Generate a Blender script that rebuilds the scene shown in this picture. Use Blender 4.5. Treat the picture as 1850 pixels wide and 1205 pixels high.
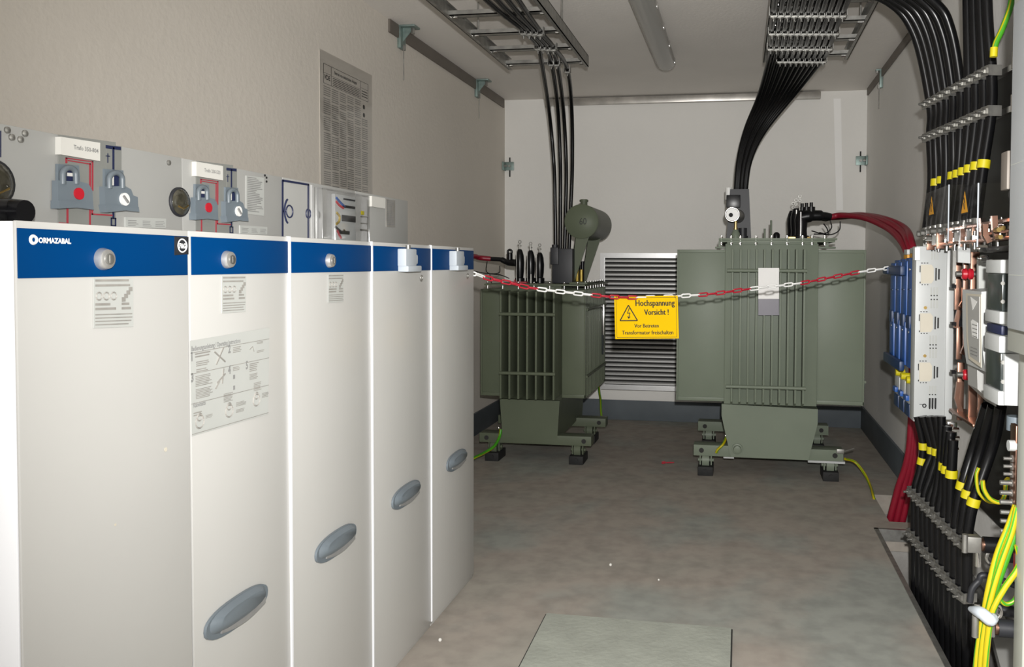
import bpy, bmesh, math, random
from mathutils import Vector, Matrix
random.seed(7)
C = bpy.context.scene.collection
S = bpy.context.scene
for o in list(bpy.data.objects): bpy.data.objects.remove(o)
# ------------------------------------------------------------------ camera (eye 1.2 m above the floor, in the open doorway)
F, PX, PY, EYE = 1480.0, 1097.0, 523.0, 1.2
W_, H_ = 1850, 1205
dz = Vector((1335-PX, 477-PY, F)).normalized()
dx = Vector((9142.0, 89.0, -F)); dx = (dx - dx.dot(dz)*dz).normalized()
up = -(dz.cross(dx))
cam_d = bpy.data.cameras.new('camera'); cam = bpy.data.objects.new('camera', cam_d); C.objects.link(cam)
S.camera = cam
R = Matrix(((dx.x, -dx.y, -dx.z), (dz.x, -dz.y, -dz.z), (up.x, -up.y, -up.z)))
cam.matrix_world = Matrix.Translation((0, 0, EYE)) @ R.to_4x4()
cam_d.sensor_width = 36; cam_d.lens = F/W_*36
cam_d.shift_x = (W_/2-PX)/W_; cam_d.shift_y = (PY-H_/2)/W_
cam_d.clip_start = 0.02

def at(x, y, X=None, Y=None, Z=None):
    """world point seen at photo pixel (x, y) on the plane X=, Y= or Z= (used to measure positions)"""
    c = Vector((x-PX, y-PY, F)); d = Vector((c.dot(dx), c.dot(dz), c.dot(up)))
    t = X/d.x if X is not None else (Y/d.y if Y is not None else (Z-EYE)/d.z)
    return Vector((d.x*t, d.y*t, EYE+d.z*t))
# ------------------------------------------------------------------ world, lights, exposure
w = bpy.data.worlds.new('daylight'); S.world = w; w.use_nodes = True
w.node_tree.nodes['Background'].inputs[0].default_value = (1.0, 0.965, 0.92, 1)
w.node_tree.nodes['Background'].inputs[1].default_value = 0.95
ld = bpy.data.lights.new('camera_flash', 'SPOT'); lo = bpy.data.objects.new('camera_flash', ld); C.objects.link(lo)
lo.location = (0.04, -0.03, 1.325)
lo.rotation_euler = (Vector((0.05, 6, 1.0))-Vector(lo.location)).to_track_quat('-Z', 'Y').to_euler()
ld.energy = 460; ld.spot_size = math.radians(109); ld.spot_blend = 0.9; ld.shadow_soft_size = 0.02
ld.color = (1.0, 0.985, 0.96)
S.view_settings.view_transform = 'Standard'; S.view_settings.look = 'None'
S.view_settings.gamma = 1; S.view_settings.exposure = 0.0; S.view_settings.use_curve_mapping = False
# ------------------------------------------------------------------ materials
def mat(name, col, rough=0.5, metal=0.0, ns=0, amt=0.1, bump=0.0, bs=None, spec=0.5, coat=0):
    m = bpy.data.materials.new(name); m.use_nodes = True; nt = m.node_tree; b = nt.nodes['Principled BSDF']
    b.inputs['Roughness'].default_value = rough; b.inputs['Metallic'].default_value = metal
    b.inputs['Specular IOR Level'].default_value = spec
    if coat: b.inputs['Coat Weight'].default_value = coat
    b.inputs['Base Color'].default_value = (*col, 1)
    tc = nt.nodes.new('ShaderNodeTexCoord')
    ns = ns or 12
    n = nt.nodes.new('ShaderNodeTexNoise'); n.inputs['Scale'].default_value = ns; n.inputs['Detail'].default_value = 5
    nt.links.new(tc.outputs['Object'], n.inputs['Vector'])
    r = nt.nodes.new('ShaderNodeMapRange'); r.inputs['From Min'].default_value = .25; r.inputs['From Max'].default_value = .75
    r.inputs['To Min'].default_value = 1-amt; r.inputs['To Max'].default_value = 1+amt
    nt.links.new(n.outputs['Fac'], r.inputs['Value'])
    mx = nt.nodes.new('ShaderNodeVectorMath'); mx.operation = 'SCALE'; mx.inputs[0].default_value = col
    nt.links.new(r.outputs[0], mx.inputs['Scale']); nt.links.new(mx.outputs[0], b.inputs['Base Color'])
    if bump:
        n2 = nt.nodes.new('ShaderNodeTexNoise'); n2.inputs['Scale'].default_value = bs or ns*6; n2.inputs['Detail'].default_value = 3
        nt.links.new(tc.outputs['Object'], n2.inputs['Vector'])
        bp = nt.nodes.new('ShaderNodeBump'); bp.inputs['Strength'].default_value = bump; bp.inputs['Distance'].default_value = .01
        nt.links.new(n2.outputs['Fac'], bp.inputs['Height']); nt.links.new(bp.outputs[0], b.inputs['Normal'])
    return m
M = dict(
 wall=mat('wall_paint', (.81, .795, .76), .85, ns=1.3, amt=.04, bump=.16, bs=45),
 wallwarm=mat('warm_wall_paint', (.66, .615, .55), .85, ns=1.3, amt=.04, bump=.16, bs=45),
 filler=mat('filler_and_plate_glare', (.93, .92, .90), .6, ns=5, amt=.03),  # wall filler, also the reflected glare painted on the nameplate
 ceiling=mat('ceiling_paint', (.80, .765, .72), .9, ns=2, amt=.04, bump=.15, bs=60),
 skirt=mat('skirting_paint', (.088, .105, .118), .6, ns=6, amt=.15),
 pit=mat('pit_concrete', (.26, .25, .235), .9, ns=5, amt=.35, bump=.5, bs=30),
 plywood=mat('hatch_paint', (.33, .345, .30), .75, ns=9, amt=.12, bump=.2),
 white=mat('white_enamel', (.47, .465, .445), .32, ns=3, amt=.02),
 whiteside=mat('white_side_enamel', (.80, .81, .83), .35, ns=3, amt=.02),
 blue=mat('blue_band', (.0, .038, .145), .45, ns=3, amt=.03),
 fascia=mat('fascia_grey', (.36, .36, .345), .45, ns=4, amt=.03),
 mimic=mat('mimic_grey', (.215, .22, .205), .5, ns=4, amt=.03),
 grip=mat('grip_grey', (.145, .175, .20), .45, ns=10, amt=.06),
 handle=mat('handle_grey', (.13, .155, .175), .4, ns=10, amt=.06),
 lockgrey=mat('lock_block_grey', (.42, .46, .50), .4, ns=10, amt=.03),
 chrome=mat('chrome', (.75, .74, .72), .18, 1.0, ns=20, amt=.1),
 lockmetal=mat('satin_chrome', (.62, .61, .59), .32, .75, ns=20, amt=.05),
 zinc=mat('zinc', (.34, .335, .315), .42, .85, ns=25, amt=.3),
 zincgreen=mat('zinc_greenish', (.24, .31, .29), .45, .6, ns=40, amt=.2),
 alu=mat('aluminium', (.66, .66, .66), .35, .55, ns=15, amt=.06),
 louvre=mat('louvre_grey', (.50, .50, .49), .4, .3, ns=15, amt=.06),
 dark=mat('dark_void', (.022, .021, .02), .8, ns=8, amt=.2),
 black=mat('black_plastic', (.005, .005, .006), .3, ns=20, amt=.15, spec=.35),
 cable=mat('black_cable', (.004, .004, .0045), .27, ns=20, amt=.2, spec=.3),
 blackgrey=mat('charcoal_plastic', (.016, .017, .021), .5, ns=20, amt=.1),
 red=mat('red_plastic', (.45, .012, .025), .35, ns=15, amt=.1),
 redline=mat('red_print', (.33, .035, .05), .5, ns=20, amt=.05),
 redcable=mat('red_cable', (.22, .006, .02), .42, ns=20, amt=.1),
 navy=mat('navy_print', (.012, .018, .06), .5, ns=20, amt=.05),
 paper=mat('white_paper', (.62, .61, .57), .7, ns=10, amt=.02),
 clearpaper=mat('pale_sticker', (.42, .43, .41), .45, ns=10, amt=.03),
 posterpaper=mat('poster_paper', (.60, .56, .50), .5, ns=10, amt=.03),
 ink=mat('black_ink', (.010, .010, .010), .75, ns=10, amt=.05),
 inkgrey=mat('grey_ink', (.22, .22, .215), .6, ns=30, amt=.2),
 inkpale=mat('pale_ink', (.25, .24, .22), .6, ns=30, amt=.2),
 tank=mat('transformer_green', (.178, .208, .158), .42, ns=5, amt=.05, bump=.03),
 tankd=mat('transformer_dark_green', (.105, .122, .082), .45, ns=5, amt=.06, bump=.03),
 gold=mat('yellow_chromate', (.42, .30, .05), .4, .3, ns=20, amt=.2),
 yellow=mat('yellow_sign', (.72, .45, .0), .6, ns=10, amt=.02),
 tie=mat('yellow_marker', (.54, .46, .006), .45, ns=10, amt=.05),
 orange=mat('orange_sticker', (.72, .33, .01), .5, ns=10, amt=.05),
 cwhite=mat('white_chain_plastic', (.80, .80, .78), .4, ns=10, amt=.02),
 cred=mat('red_chain_plastic', (.42, .012, .03), .4, ns=10, amt=.05),
 lblue=mat('breaker_blue', (.014, .082, .32), .4, ns=10, amt=.08),
 lblued=mat('dark_blue_plastic', (.006, .028, .095), .45, ns=10, amt=.08),
 lv=mat('light_device_plastic', (.47, .485, .48), .4, ns=10, amt=.03),
 beige=mat('beige_cap', (.55, .51, .42), .5, ns=10, amt=.05),
 copper=mat('copper', (.36, .205, .15), .33, 1.0, ns=12, amt=.25),
 rubber=mat('black_rubber', (.008, .008, .008), .7, ns=20, amt=.1),
 egreen=mat('earth_green', (.05, .28, .012), .4, ns=10, amt=.1),
 eyellow=mat('earth_yellow', (.44, .35, .004), .4, ns=10, amt=.1),
 smoked=mat('smoked_window', (.035, .043, .042), .2, ns=15, amt=.3),
 cabgrey=mat('cabinet_grey', (.40, .41, .37), .45, ns=5, amt=.03),
 cablight=mat('cabinet_door_grey', (.42, .44, .455), .4, ns=5, amt=.03),
 backplate=mat('dark_backing', (.018, .021, .018), .6, ns=3, amt=.4),
 brass=mat('brass', (.6, .42, .15), .3, 1.0, ns=20, amt=.1),
 duct=mat('galvanised_duct', (.47, .45, .42), .35, .75, ns=7, amt=.35),
 strip=mat('brown_grey_strip', (.16, .14, .12), .6, .2, ns=7, amt=.1),
 plate2=mat('plate_below_glare', (.11, .10, .13), .4, 0, ns=7, amt=.05),  # duller nameplate part below the painted reflection
 gaugeglass=mat('gauge_glass', (.045, .042, .03), .08, ns=60, amt=.6),
 lampbody=mat('lamp_grey', (.33, .33, .31), .4, ns=7, amt=.05),
)
for k_ in ('blue', 'yellow', 'tank', 'tankd', 'wall', 'ceiling'): M[k_].node_tree.nodes['Principled BSDF'].inputs['Specular IOR Level'].default_value = .22
for k_ in ('blue', 'yellow'): M[k_].node_tree.nodes['Principled BSDF'].inputs['Specular IOR Level'].default_value = .06
def floor_mat():
    m = bpy.data.materials.new('worn_grey_floor_paint'); m.use_nodes = True; nt = m.node_tree; b = nt.nodes['Principled BSDF']
    tc = nt.nodes.new('ShaderNodeTexCoord')
    def noise(s, d=6):
        n = nt.nodes.new('ShaderNodeTexNoise'); n.inputs['Scale'].default_value = s; n.inputs['Detail'].default_value = d
        nt.links.new(tc.outputs['Object'], n.inputs['Vector']); return n
    a = noise(1.6); r = nt.nodes.new('ShaderNodeValToRGB'); nt.links.new(a.outputs['Fac'], r.inputs[0])
    r.color_ramp.elements[0].position = .36; r.color_ramp.elements[0].color = (.325, .305, .27, 1)
    r.color_ramp.elements[1].position = .64; r.color_ramp.elements[1].color = (.30, .31, .285, 1)
    e = r.color_ramp.elements.new(.5); e.color = (.34, .305, .27, 1)
    c = noise(14, 8); r2 = nt.nodes.new('ShaderNodeValToRGB'); nt.links.new(c.outputs['Fac'], r2.inputs[0])
    r2.color_ramp.elements[0].position = .30; r2.color_ramp.elements[0].color = (.80, .79, .78, 1)
    r2.color_ramp.elements[1].position = .62; r2.color_ramp.elements[1].color = (1.08, 1.07, 1.05, 1)
    mx = nt.nodes.new('ShaderNodeMixRGB'); mx.blend_type = 'MULTIPLY'; mx.inputs[0].default_value = .8
    nt.links.new(r.outputs[0], mx.inputs[1]); nt.links.new(r2.outputs[0], mx.inputs[2])
    nt.links.new(mx.outputs[0], b.inputs['Base Color']); b.inputs['Roughness'].default_value = .7; b.inputs['Specular IOR Level'].default_value = .15
    bp = nt.nodes.new('ShaderNodeBump'); bp.inputs['Strength'].default_value = .15
    nt.links.new(c.outputs['Fac'], bp.inputs['Height']); nt.links.new(bp.outputs[0], b.inputs['Normal'])
    return m
M['floor'] = floor_mat()
def clear_mat():
    m = bpy.data.materials.new('clear_polycarbonate'); m.use_nodes = True; nt = m.node_tree; nt.nodes.clear()
    o = nt.nodes.new('ShaderNodeOutputMaterial'); mx = nt.nodes.new('ShaderNodeMixShader')
    t = nt.nodes.new('ShaderNodeBsdfTransparent'); g = nt.nodes.new('ShaderNodeBsdfGlossy')
    t.inputs[0].default_value = (.97, .97, .97, 1); g.inputs['Roughness'].default_value = .06
    n = nt.nodes.new('ShaderNodeTexNoise'); n.inputs['Scale'].default_value = 9
    mr = nt.nodes.new('ShaderNodeMapRange'); mr.inputs['To Min'].default_value = .05; mr.inputs['To Max'].default_value = .16
    nt.links.new(n.outputs['Fac'], mr.inputs['Value']); nt.links.new(mr.outputs[0], mx.inputs[0])
    nt.links.new(t.outputs[0], mx.inputs[1]); nt.links.new(g.outputs[0], mx.inputs[2]); nt.links.new(mx.outputs[0], o.inputs[0])
    return m
M['clear'] = clear_mat()
def frost_mat():
    m = bpy.data.materials.new('milky_clear_plastic'); m.use_nodes = True; nt = m.node_tree; nt.nodes.clear()
    o = nt.nodes.new('ShaderNodeOutputMaterial'); mx = nt.nodes.new('ShaderNodeMixShader'); t = nt.nodes.new('ShaderNodeBsdfTransparent')
    g = nt.nodes.new('ShaderNodeBsdfPrincipled'); g.inputs['Base Color'].default_value = (.36, .355, .33, 1); g.inputs['Roughness'].default_value = .25
    lw = nt.nodes.new('ShaderNodeLayerWeight'); lw.inputs[0].default_value = .45; mr = nt.nodes.new('ShaderNodeMapRange'); mr.inputs['To Min'].default_value = .25; mr.inputs['To Max'].default_value = .9
    nt.links.new(lw.outputs['Facing'], mr.inputs['Value']); nt.links.new(mr.outputs[0], mx.inputs[0])
    nt.links.new(t.outputs[0], mx.inputs[1]); nt.links.new(g.outputs[0], mx.inputs[2]); nt.links.new(mx.outputs[0], o.inputs[0]); return m
M['frost'] = frost_mat()
# ------------------------------------------------------------------ mesh builder
class MB:
    def __init__(s): s.v = []; s.f = []; s.m = []
    def add(s, vs, fs, mi=0):
        k = len(s.v); s.v += [tuple(v) for v in vs]; s.f += [tuple(i+k for i in f) for f in fs]
        s.m += ([mi]*len(fs)) if isinstance(mi, int) else list(mi); return s
    def box(s, a, b, bev=0, mi=0):
        lo = [min(a[i], b[i]) for i in range(3)]; hi = [max(a[i], b[i]) for i in range(3)]
        if not bev:
            vs = [(x, y, z) for x in (lo[0], hi[0]) for y in (lo[1], hi[1]) for z in (lo[2], hi[2])]
            return s.add(vs, [(0, 1, 3, 2), (4, 6, 7, 5), (0, 4, 5, 1), (2, 3, 7, 6), (0, 2, 6, 4), (1, 5, 7, 3)], mi)
        bm = bmesh.new(); bmesh.ops.create_cube(bm, size=1)
        for v in bm.verts: v.co = Vector([(lo[i]+hi[i])/2+v.co[i]*(hi[i]-lo[i]) for i in range(3)])
        bmesh.ops.bevel(bm, geom=bm.edges[:], offset=bev, segments=2, affect='EDGES', profile=.6)
        bm.verts.ensure_lookup_table(); bm.verts.index_update()
        s.add([v.co for v in bm.verts], [[v.index for v in f.verts] for f in bm.faces], mi); bm.free(); return s
    def tube(s, pts, r, n=10, mi=0, cap=True, twist=0, stripes=None):
        pts = [Vector(p) for p in pts]; rs = r if isinstance(r, (list, tuple)) else [r]*len(pts)
        t0 = (pts[1]-pts[0]).normalized(); u = t0.orthogonal().normalized(); vs = []; fs = []; ms = []
        for i, p in enumerate(pts):
            t = (pts[min(i+1, len(pts)-1)]-pts[max(i-1, 0)]).normalized()
            u = (u-u.dot(t)*t).normalized(); w2 = t.cross(u)
            for k in range(n):
                a = 2*math.pi*k/n+twist*i; vs.append(p+rs[i]*(math.cos(a)*u+math.sin(a)*w2))
        for i in range(len(pts)-1):
            for k in range(n):
                fs.append((i*n+k, i*n+(k+1) % n, (i+1)*n+(k+1) % n, (i+1)*n+k)); ms.append(stripes[k % len(stripes)] if stripes else mi)
        if cap:
            fs += [tuple(reversed(range(n))), tuple(range((len(pts)-1)*n, len(pts)*n))]; ms += [mi, mi]
        return s.add(vs, fs, ms)
    def cyl(s, p0, p1, r0, r1=None, n=20, mi=0): return s.tube([p0, p1], [r0, r0 if r1 is None else r1], n, mi)
    def prism(s, poly, vec, mi=0):
        n = len(poly); vec = Vector(vec); a = [Vector(p) for p in poly]; b = [p+vec for p in a]
        return s.add(a+b, [tuple(range(n)), tuple(reversed(range(n, 2*n)))]+[(i, i+n, (i+1) % n+n, (i+1) % n) for i in range(n)], mi)
    def px(s, pts, t, X=None, Y=None, Z=None, mi=0):
        """polygon measured on the plane X=/Y=/Z=, given its thickness t along that axis"""
        P = [at(x, y, X, Y, Z) for x, y in pts]; v = (t, 0, 0) if X is not None else ((0, t, 0) if Y is not None else (0, 0, t))
        return s.prism(P, v, mi)
    def torus(s, c, ax, R, r, n=20, m=8, mi=0, a0=0, a1=2*math.pi, sc=None):
        ax = Vector(ax).normalized(); u = ax.orthogonal().normalized(); w2 = ax.cross(u); c = Vector(c)
        full = abs(a1-a0-2*math.pi) < 1e-6; k = n if full else n+1; vs = []; fs = []
        for i in range(k):
            a = a0+(a1-a0)*i/n; d = math.cos(a)*u+math.sin(a)*w2
            for j in range(m):
                b = 2*math.pi*j/m; vs.append(c+d*(R+r*math.cos(b))+ax*r*math.sin(b))
        for i in range(n):
            for j in range(m):
                i2 = (i+1) % k; fs.append((i*m+j, i2*m+j, i2*m+(j+1) % m, i*m+(j+1) % m))
        return s.add(vs, fs, mi)
    def lathe(s, c, ax, prof, n=24, mi=0):
        ax = Vector(ax).normalized(); c = Vector(c)
        return s.tube([c+ax*h for h, r in prof], [max(r, 1e-4) for h, r in prof], n, mi)
    def sphere(s, c, r, n=10, mi=0):
        return s.lathe(c, (0, 0, 1), [(-r*math.cos(math.pi*i/6), r*math.sin(math.pi*i/6)) for i in range(7)], n, mi)
    def text(s, txt, o, right, upv, size, xs=1.0, bold=0.0, align='LEFT', mi=0):
        cu = bpy.data.curves.new('t', 'FONT'); cu.body = txt; cu.size = size; cu.offset = bold; cu.align_x = align; cu.resolution_u = 2
        ob = bpy.data.objects.new('t', cu); C.objects.link(ob); dg = bpy.context.evaluated_depsgraph_get()
        me = bpy.data.meshes.new_from_object(ob.evaluated_get(dg)); o = Vector(o); right = Vector(right).normalized(); upv = Vector(upv).normalized()
        s.add([o+right*v.co.x*xs+upv*v.co.y for v in me.vertices], [tuple(p.vertices) for p in me.polygons], mi)
        bpy.data.objects.remove(ob); bpy.data.meshes.remove(me); return s
    def build(s, name, mats, parent=None, smooth=True, angle=50, label=None):
        off = Vector((0, 0, 0)); p = parent
        while p is not None: off += p.location; p = p.parent
        if parent is None and s.v:
            lo = [min(v[i] for v in s.v) for i in range(3)]; hi = [max(v[i] for v in s.v) for i in range(3)]
            off = Vector(((lo[0]+hi[0])/2, (lo[1]+hi[1])/2, lo[2]))
        me = bpy.data.meshes.new(name); me.from_pydata([tuple(Vector(v)-off) for v in s.v], [], s.f)
        for x in (mats if isinstance(mats, (list, tuple)) else [mats]): me.materials.append(M[x])
        for i, q in enumerate(me.polygons): q.material_index = s.m[i]
        bm = bmesh.new(); bm.from_mesh(me); bmesh.ops.recalc_face_normals(bm, faces=bm.faces[:]); bm.to_mesh(me); bm.free()
        if smooth: me.shade_smooth(); me.set_sharp_from_angle(angle=math.radians(angle))
        ob = bpy.data.objects.new(name, me); C.objects.link(ob)
        if parent is not None: ob.parent = parent
        else: ob.location = off
        if label: ob['label'] = label
        return ob
def thing(name, loc, label, cat, group=None):
    o = bpy.data.objects.new(name, None); C.objects.link(o); o.location = loc; o.empty_display_size = .1; tag(o, label, cat, group); return o
def tag(o, label, cat, group=None, kind=None):
    o['label'] = label; o['category'] = cat
    if group: o['group'] = group
    if kind: o['kind'] = kind
    return o
def struct(o): o['kind'] = 'structure'; return o
def spline(pts, n=12):
    P = [Vector(p) for p in pts]; P = [2*P[0]-P[1]]+P+[2*P[-1]-P[-2]]; out = []
    for i in range(1, len(P)-2):
        for k in range(n):
            t = k/n; a, b, c, d = P[i-1:i+3]
            out.append(.5*((2*b)+(c-a)*t+(2*a-5*b+4*c-d)*t*t+(3*b-a-3*c+d)*t**3))
    return out+[P[-2]]
# ------------------------------------------------------------------ the room
XL, XR, YB, ZC, YF = -1.811, .908, 6.208, 2.465, -.12
TX, TY0, TY1 = .63, -.1, 3.84            # cable trench: left edge, near and far end
b = MB(); t = -.10
b.box((XL-.15, YF, t), (TX, TY1, 0)).box((XL-.15, TY1, t), (XR+.15, 3.955, 0)).box((XL-.15, 3.955, t), (.705, 4.41, 0)).box((XL-.15, 4.41, t), (XR+.15, YB+.15, 0))
struct(b.build('floor', 'floor', smooth=False))
b = MB(); b.box((TX-.05, YF, -.9), (TX-.002, 3.83, -.10)).box((TX-.05, 3.87, -.9), (XR+.1, 3.93, -.10)).box((.60, 3.93, -.9), (.70, 4.45, -.1)).box((.60, 4.42, -.9), (XR+.1, 4.5, -.1)).box((TX-.05, YF, -.95), (XR+.1, 4.5, -.9)).box((XR+.002, YF, -.9), (XR+.1, 4.5, -.0))
struct(b.build('trench', 'pit', smooth=False))
# steel angle frame round the trench
b = MB(); b.box((TX-.012, YF+.1, -.05), (TX+.006, TY1, .004)).box((TX-.012, TY1-.018, -.05), (XR-.02, TY1, .004)); struct(b.build('trim_1', 'zinc', smooth=False))
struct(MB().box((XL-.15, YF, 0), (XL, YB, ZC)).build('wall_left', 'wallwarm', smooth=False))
struct(MB().box((XR, YF, 0), (XR+.15, YB, ZC)).build('wall_right', 'wall', smooth=False))
struct(MB().box((XL-.15, YB, 0), (XR+.15, YB+.15, ZC)).build('wall_back', 'wall', smooth=False))
struct(MB().box((XL-.15, YF, ZC), (XR+.15, YB+.15, ZC+.12)).build('ceiling', 'ceiling', smooth=False))
struct(MB().box((XL+.001, YB-.016, 0), (XR-.001, YB-.001, .155), .003).build('baseboard_back', 'skirt'))
struct(MB().box((XL+.001, YF+.2, 0), (XL+.016, YB-.017, .155), .003).build('baseboard_left', 'skirt'))
struct(MB().box((XR-.016, 4.45, 0), (XR-.001, YB-.017, .165), .003).build('baseboard_right', 'skirt'))
# dark corner strips between walls and ceiling, galvanised duct on the back wall
y0 = at(701, 43, X=XL).y
struct(MB().box((XL+.001, y0, ZC-.068), (XL+.012, YB-.05, ZC-.001)).build('trim_2', 'strip', smooth=False))
struct(MB().box((XR-.012, 3.0, ZC-.05), (XR-.001, YB-.06, ZC-.001)).build('trim_3', 'strip', smooth=False))
a_, b_ = at(989, 185, Y=YB), at(1482, 172, Y=YB)
d = MB(); d.box((a_.x, YB-.05, ZC-.058), (b_.x, YB-.001, ZC-.010), .003); d.box((a_.x-.004, YB-.056, ZC-.075), (a_.x+.03, YB-.001, ZC-.008))
cd = tag(d.build('cable_duct', 'duct'), 'long galvanised cable duct along the top of the back wall', 'duct')

P = [at(x, y, Y=YB-.0005) for x, y in ((1506, 178), (1519, 178), (1523, 380), (1511, 380))]
tag(MB().prism(P, (0, .0004, 0)).build('filler_strip', 'filler', smooth=False), 'faint vertical strip of paler filler on the back wall near the right corner', 'filler')
# square floor cover in front
hc = MB(); P = [at(988, 1109, Z=.004), at(1321, 1137, Z=.004)]
q = [Vector((P[0].x, P[0].y, .001)), Vector((P[1].x+.0, P[0].y-.01, .001)), Vector((P[1].x-.002, P[0].y-.75, .001)), Vector((P[0].x+.012, P[0].y-.75, .001))]
hc.prism(q, (0, 0, .006)); hatch = thing('floor_hatch', (-.32, 2.3, 0), 'flat pale green-grey rectangular cover plate set into the floor in the foreground', 'floor cover')
hc.build('cover_plate', 'plywood', hatch, smooth=False)
g = MB()
for i in (0, 1, 3):
    A, B = q[i], q[(i+1) % 4]
    dirn = (B-A).normalized(); nn = Vector((-dirn.y, dirn.x, 0))*.004
    g.prism([A+nn*1.2, B+nn*1.2, B, A], (0, 0, .002))
g.build('gap_seal', 'dark', hatch, smooth=False)
c = at(1205, 837, Z=.003)
r = MB()
for k in range(9):
    a = random.random()*6.28; dd = random.random()
    r.tube([c+Vector((math.cos(a)*dd*.045, math.sin(a)*dd*.03, .003)), c+Vector((math.cos(a)*dd*.045+.02, math.sin(a)*dd*.03+.006, .005))], .0035, 5)
tag(r.build('plastic_scrap', 'cred'), 'small scrap of red plastic lying on the floor between the two transformers', 'scrap')
for i, (x, y, s_) in enumerate([(1103, 1021, .006), (1190, 1048, .004), (795, 1157, .006)]):
    c = at(x, y, Z=.003); tag(MB().sphere(c+Vector((0, 0, s_*.3)), s_, 7).build('plaster_crumb', 'paper'), ['tiny white plaster crumb on the middle of the floor', 'small pale crumb on floor just above the hatch', 'white crumb on the floor beside the foot of the white cabinets'][i], 'crumb')
# ------------------------------------------------------------------ switchgear cabinets
XD, XFA = -.987, -1.25
ZT, ZF = 1.256, at(352, 290, X=XFA).z
YM = [.988, 1.351, 1.690, 2.105, 2.541, 2.975]
def lines(mb, x0, y0, x1, y1, rows, X=None, Y=None, t=.0006, fill=.55, mi=0, jag=.3, sl=0, corners=None):
    """rows of fine print between two corners of a sheet, given as a quad of four measured corners"""
    q = corners
    def bl(u, v):
        a = Vector(q[0]).lerp(Vector(q[1]), u); b2 = Vector(q[3]).lerp(Vector(q[2]), u); return a.lerp(b2, v)
    for i in range(rows):
        v0 = y0+(y1-y0)*i/rows; v1 = v0+(y1-y0)/rows*fill; e = x1-(x1-x0)*random.random()*jag
        A = [bl(x0, v0), bl(e, v0), bl(e, v1), bl(x0, v1)]
        mb.add(A, [(0, 1, 2, 3)], mi)
def bxp(mb, X, y0, z0, y1, z1, t=.002, mi=0, bev=0): return mb.box((X, y0, z0), (X-t, y1, z1), bev, mi)
def sheet(pts, X, d=.001): return [at(x, y, X=X)+Vector((d, 0, 0)) for x, y in pts]
def small_sticker(par, pts, X):
    s_ = sheet(pts, X, .0012); st = MB(); st.prism(s_, (-.001, 0, 0)); o = st.build('instruction_sticker', 'clearpaper', par, smooth=False)
    pr = MB(); q = [p+Vector((.0006, 0, 0)) for p in s_]
    lines(pr, .03, .02, .98, .22, 2, fill=.45, corners=q, jag=.2); lines(pr, .03, .5, .55, .68, 2, corners=q); lines(pr, .68, .5, .95, .68, 2, corners=q); lines(pr, .03, .72, .98, .99, 4, fill=.35, corners=q, jag=.15)
    for k in range(3):
        c = q[0].lerp(q[1], .12+.18*k).lerp(q[3].lerp(q[2], .12+.18*k), .36); pr.torus(c, (1, 0, 0), .006, .0012, 10, 4)
    for k in range(4):
        u = .72+.06*k; c = q[0].lerp(q[1], u).lerp(q[3].lerp(q[2], u), .44-.07*k); pr.box(c+Vector((0, -.003, -.003)), c+Vector((.0005, .005, .004)))
    pr.build('fine_print', 'inkpale', o, smooth=False)
def lock(par, x, y, r=.0175):
    c = at(x, y, X=XD+.02); c.x = XD
    MB().lathe(c, (1, 0, 0), [(0, r), (.004, r), (.012, r*.86), (.0135, r*.6), (.0125, r*.56)]).build('door_lock', 'lockmetal', par)
    MB().lathe(c+Vector((.0125, 0, 0)), (1, 0, 0), [(0, r*.52), (.003, r*.5), (.0035, r*.4)]).box(c+Vector((.0155, -r*.1, -r*.35)), c+Vector((.0165, r*.1, r*.35))).build('lock_core', 'zinc', par)
def lever(par, X, y, z, w_, h_):
    """oval recessed grip"""
    m = MB(); N = 28
    ring = [(y+w_/2*math.copysign(abs(math.cos(a))**.8, math.cos(a)), z+h_/2*math.copysign(abs(math.sin(a))**.8, math.sin(a))) for a in [2*math.pi*k/N for k in range(N)]]
    sh = lambda p: (p[0], p[1]+.0*(p[0]-y))
    m.prism([(X, *sh(p)) for p in ring], (.006, 0, 0))
    inner = [(X+.006, y+(p[0]-y)*.9, z+(p[1]-z)*.82+.004) for p in ring]; outer2 = [(X+.019, y+(p[0]-y)*.72, z+(p[1]-z)*.5+.007) for p in ring]
    m.add(inner+outer2, [(i, (i+1) % N, (i+1) % N+N, i+N) for i in range(N)]+[tuple(range(N, 2*N))])
    h = m.build('door_handle', 'handle', par, angle=50)
    m = MB(); N2 = 14
    lo_ = [(y-w_*.30+w_*.72*k/N2, z-h_*.30+h_*.16*(math.sin(math.pi*k/N2))*-1) for k in range(N2+1)]; hi_ = [(p[0], z-h_*.10-.0*k) for k, p in enumerate(lo_)]
    m.prism([(X+.0065, *p) for p in lo_]+[(X+.0065, *p) for p in reversed(hi_)], (.004, 0, 0)); m.build('grip_recess', 'inkgrey', h, smooth=False)
def padlock_block(par, x, y):
    c = at(x, y, X=XD+.03); X = XD; y0 = c.y; z0 = c.z
    m = MB(); y0 += .012; m.box((X, y0-.04, z0-.020), (X+.028, y0+.04, z0+.032), .004); m.box((X, y0-.038, z0-.036), (X+.034, y0+.065, z0-.018), .004)
    m.box((X, y0+.035, z0-.014), (X+.020, y0+.072, z0+.016), .006)
    o = m.build('lock_block', 'lockgrey', par)
    MB().cyl((X+.018, y0-.002, z0+.028), (X+.018, y0-.002, z0+.043), .007, n=12).torus((X+.03, y0+.072, z0-.055), (1, 0, 0), .007, .0018, 12, 6).build('lock_pin', 'zinc', o)
def mimic_unit(par, x0, sc, red):
    pass
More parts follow.
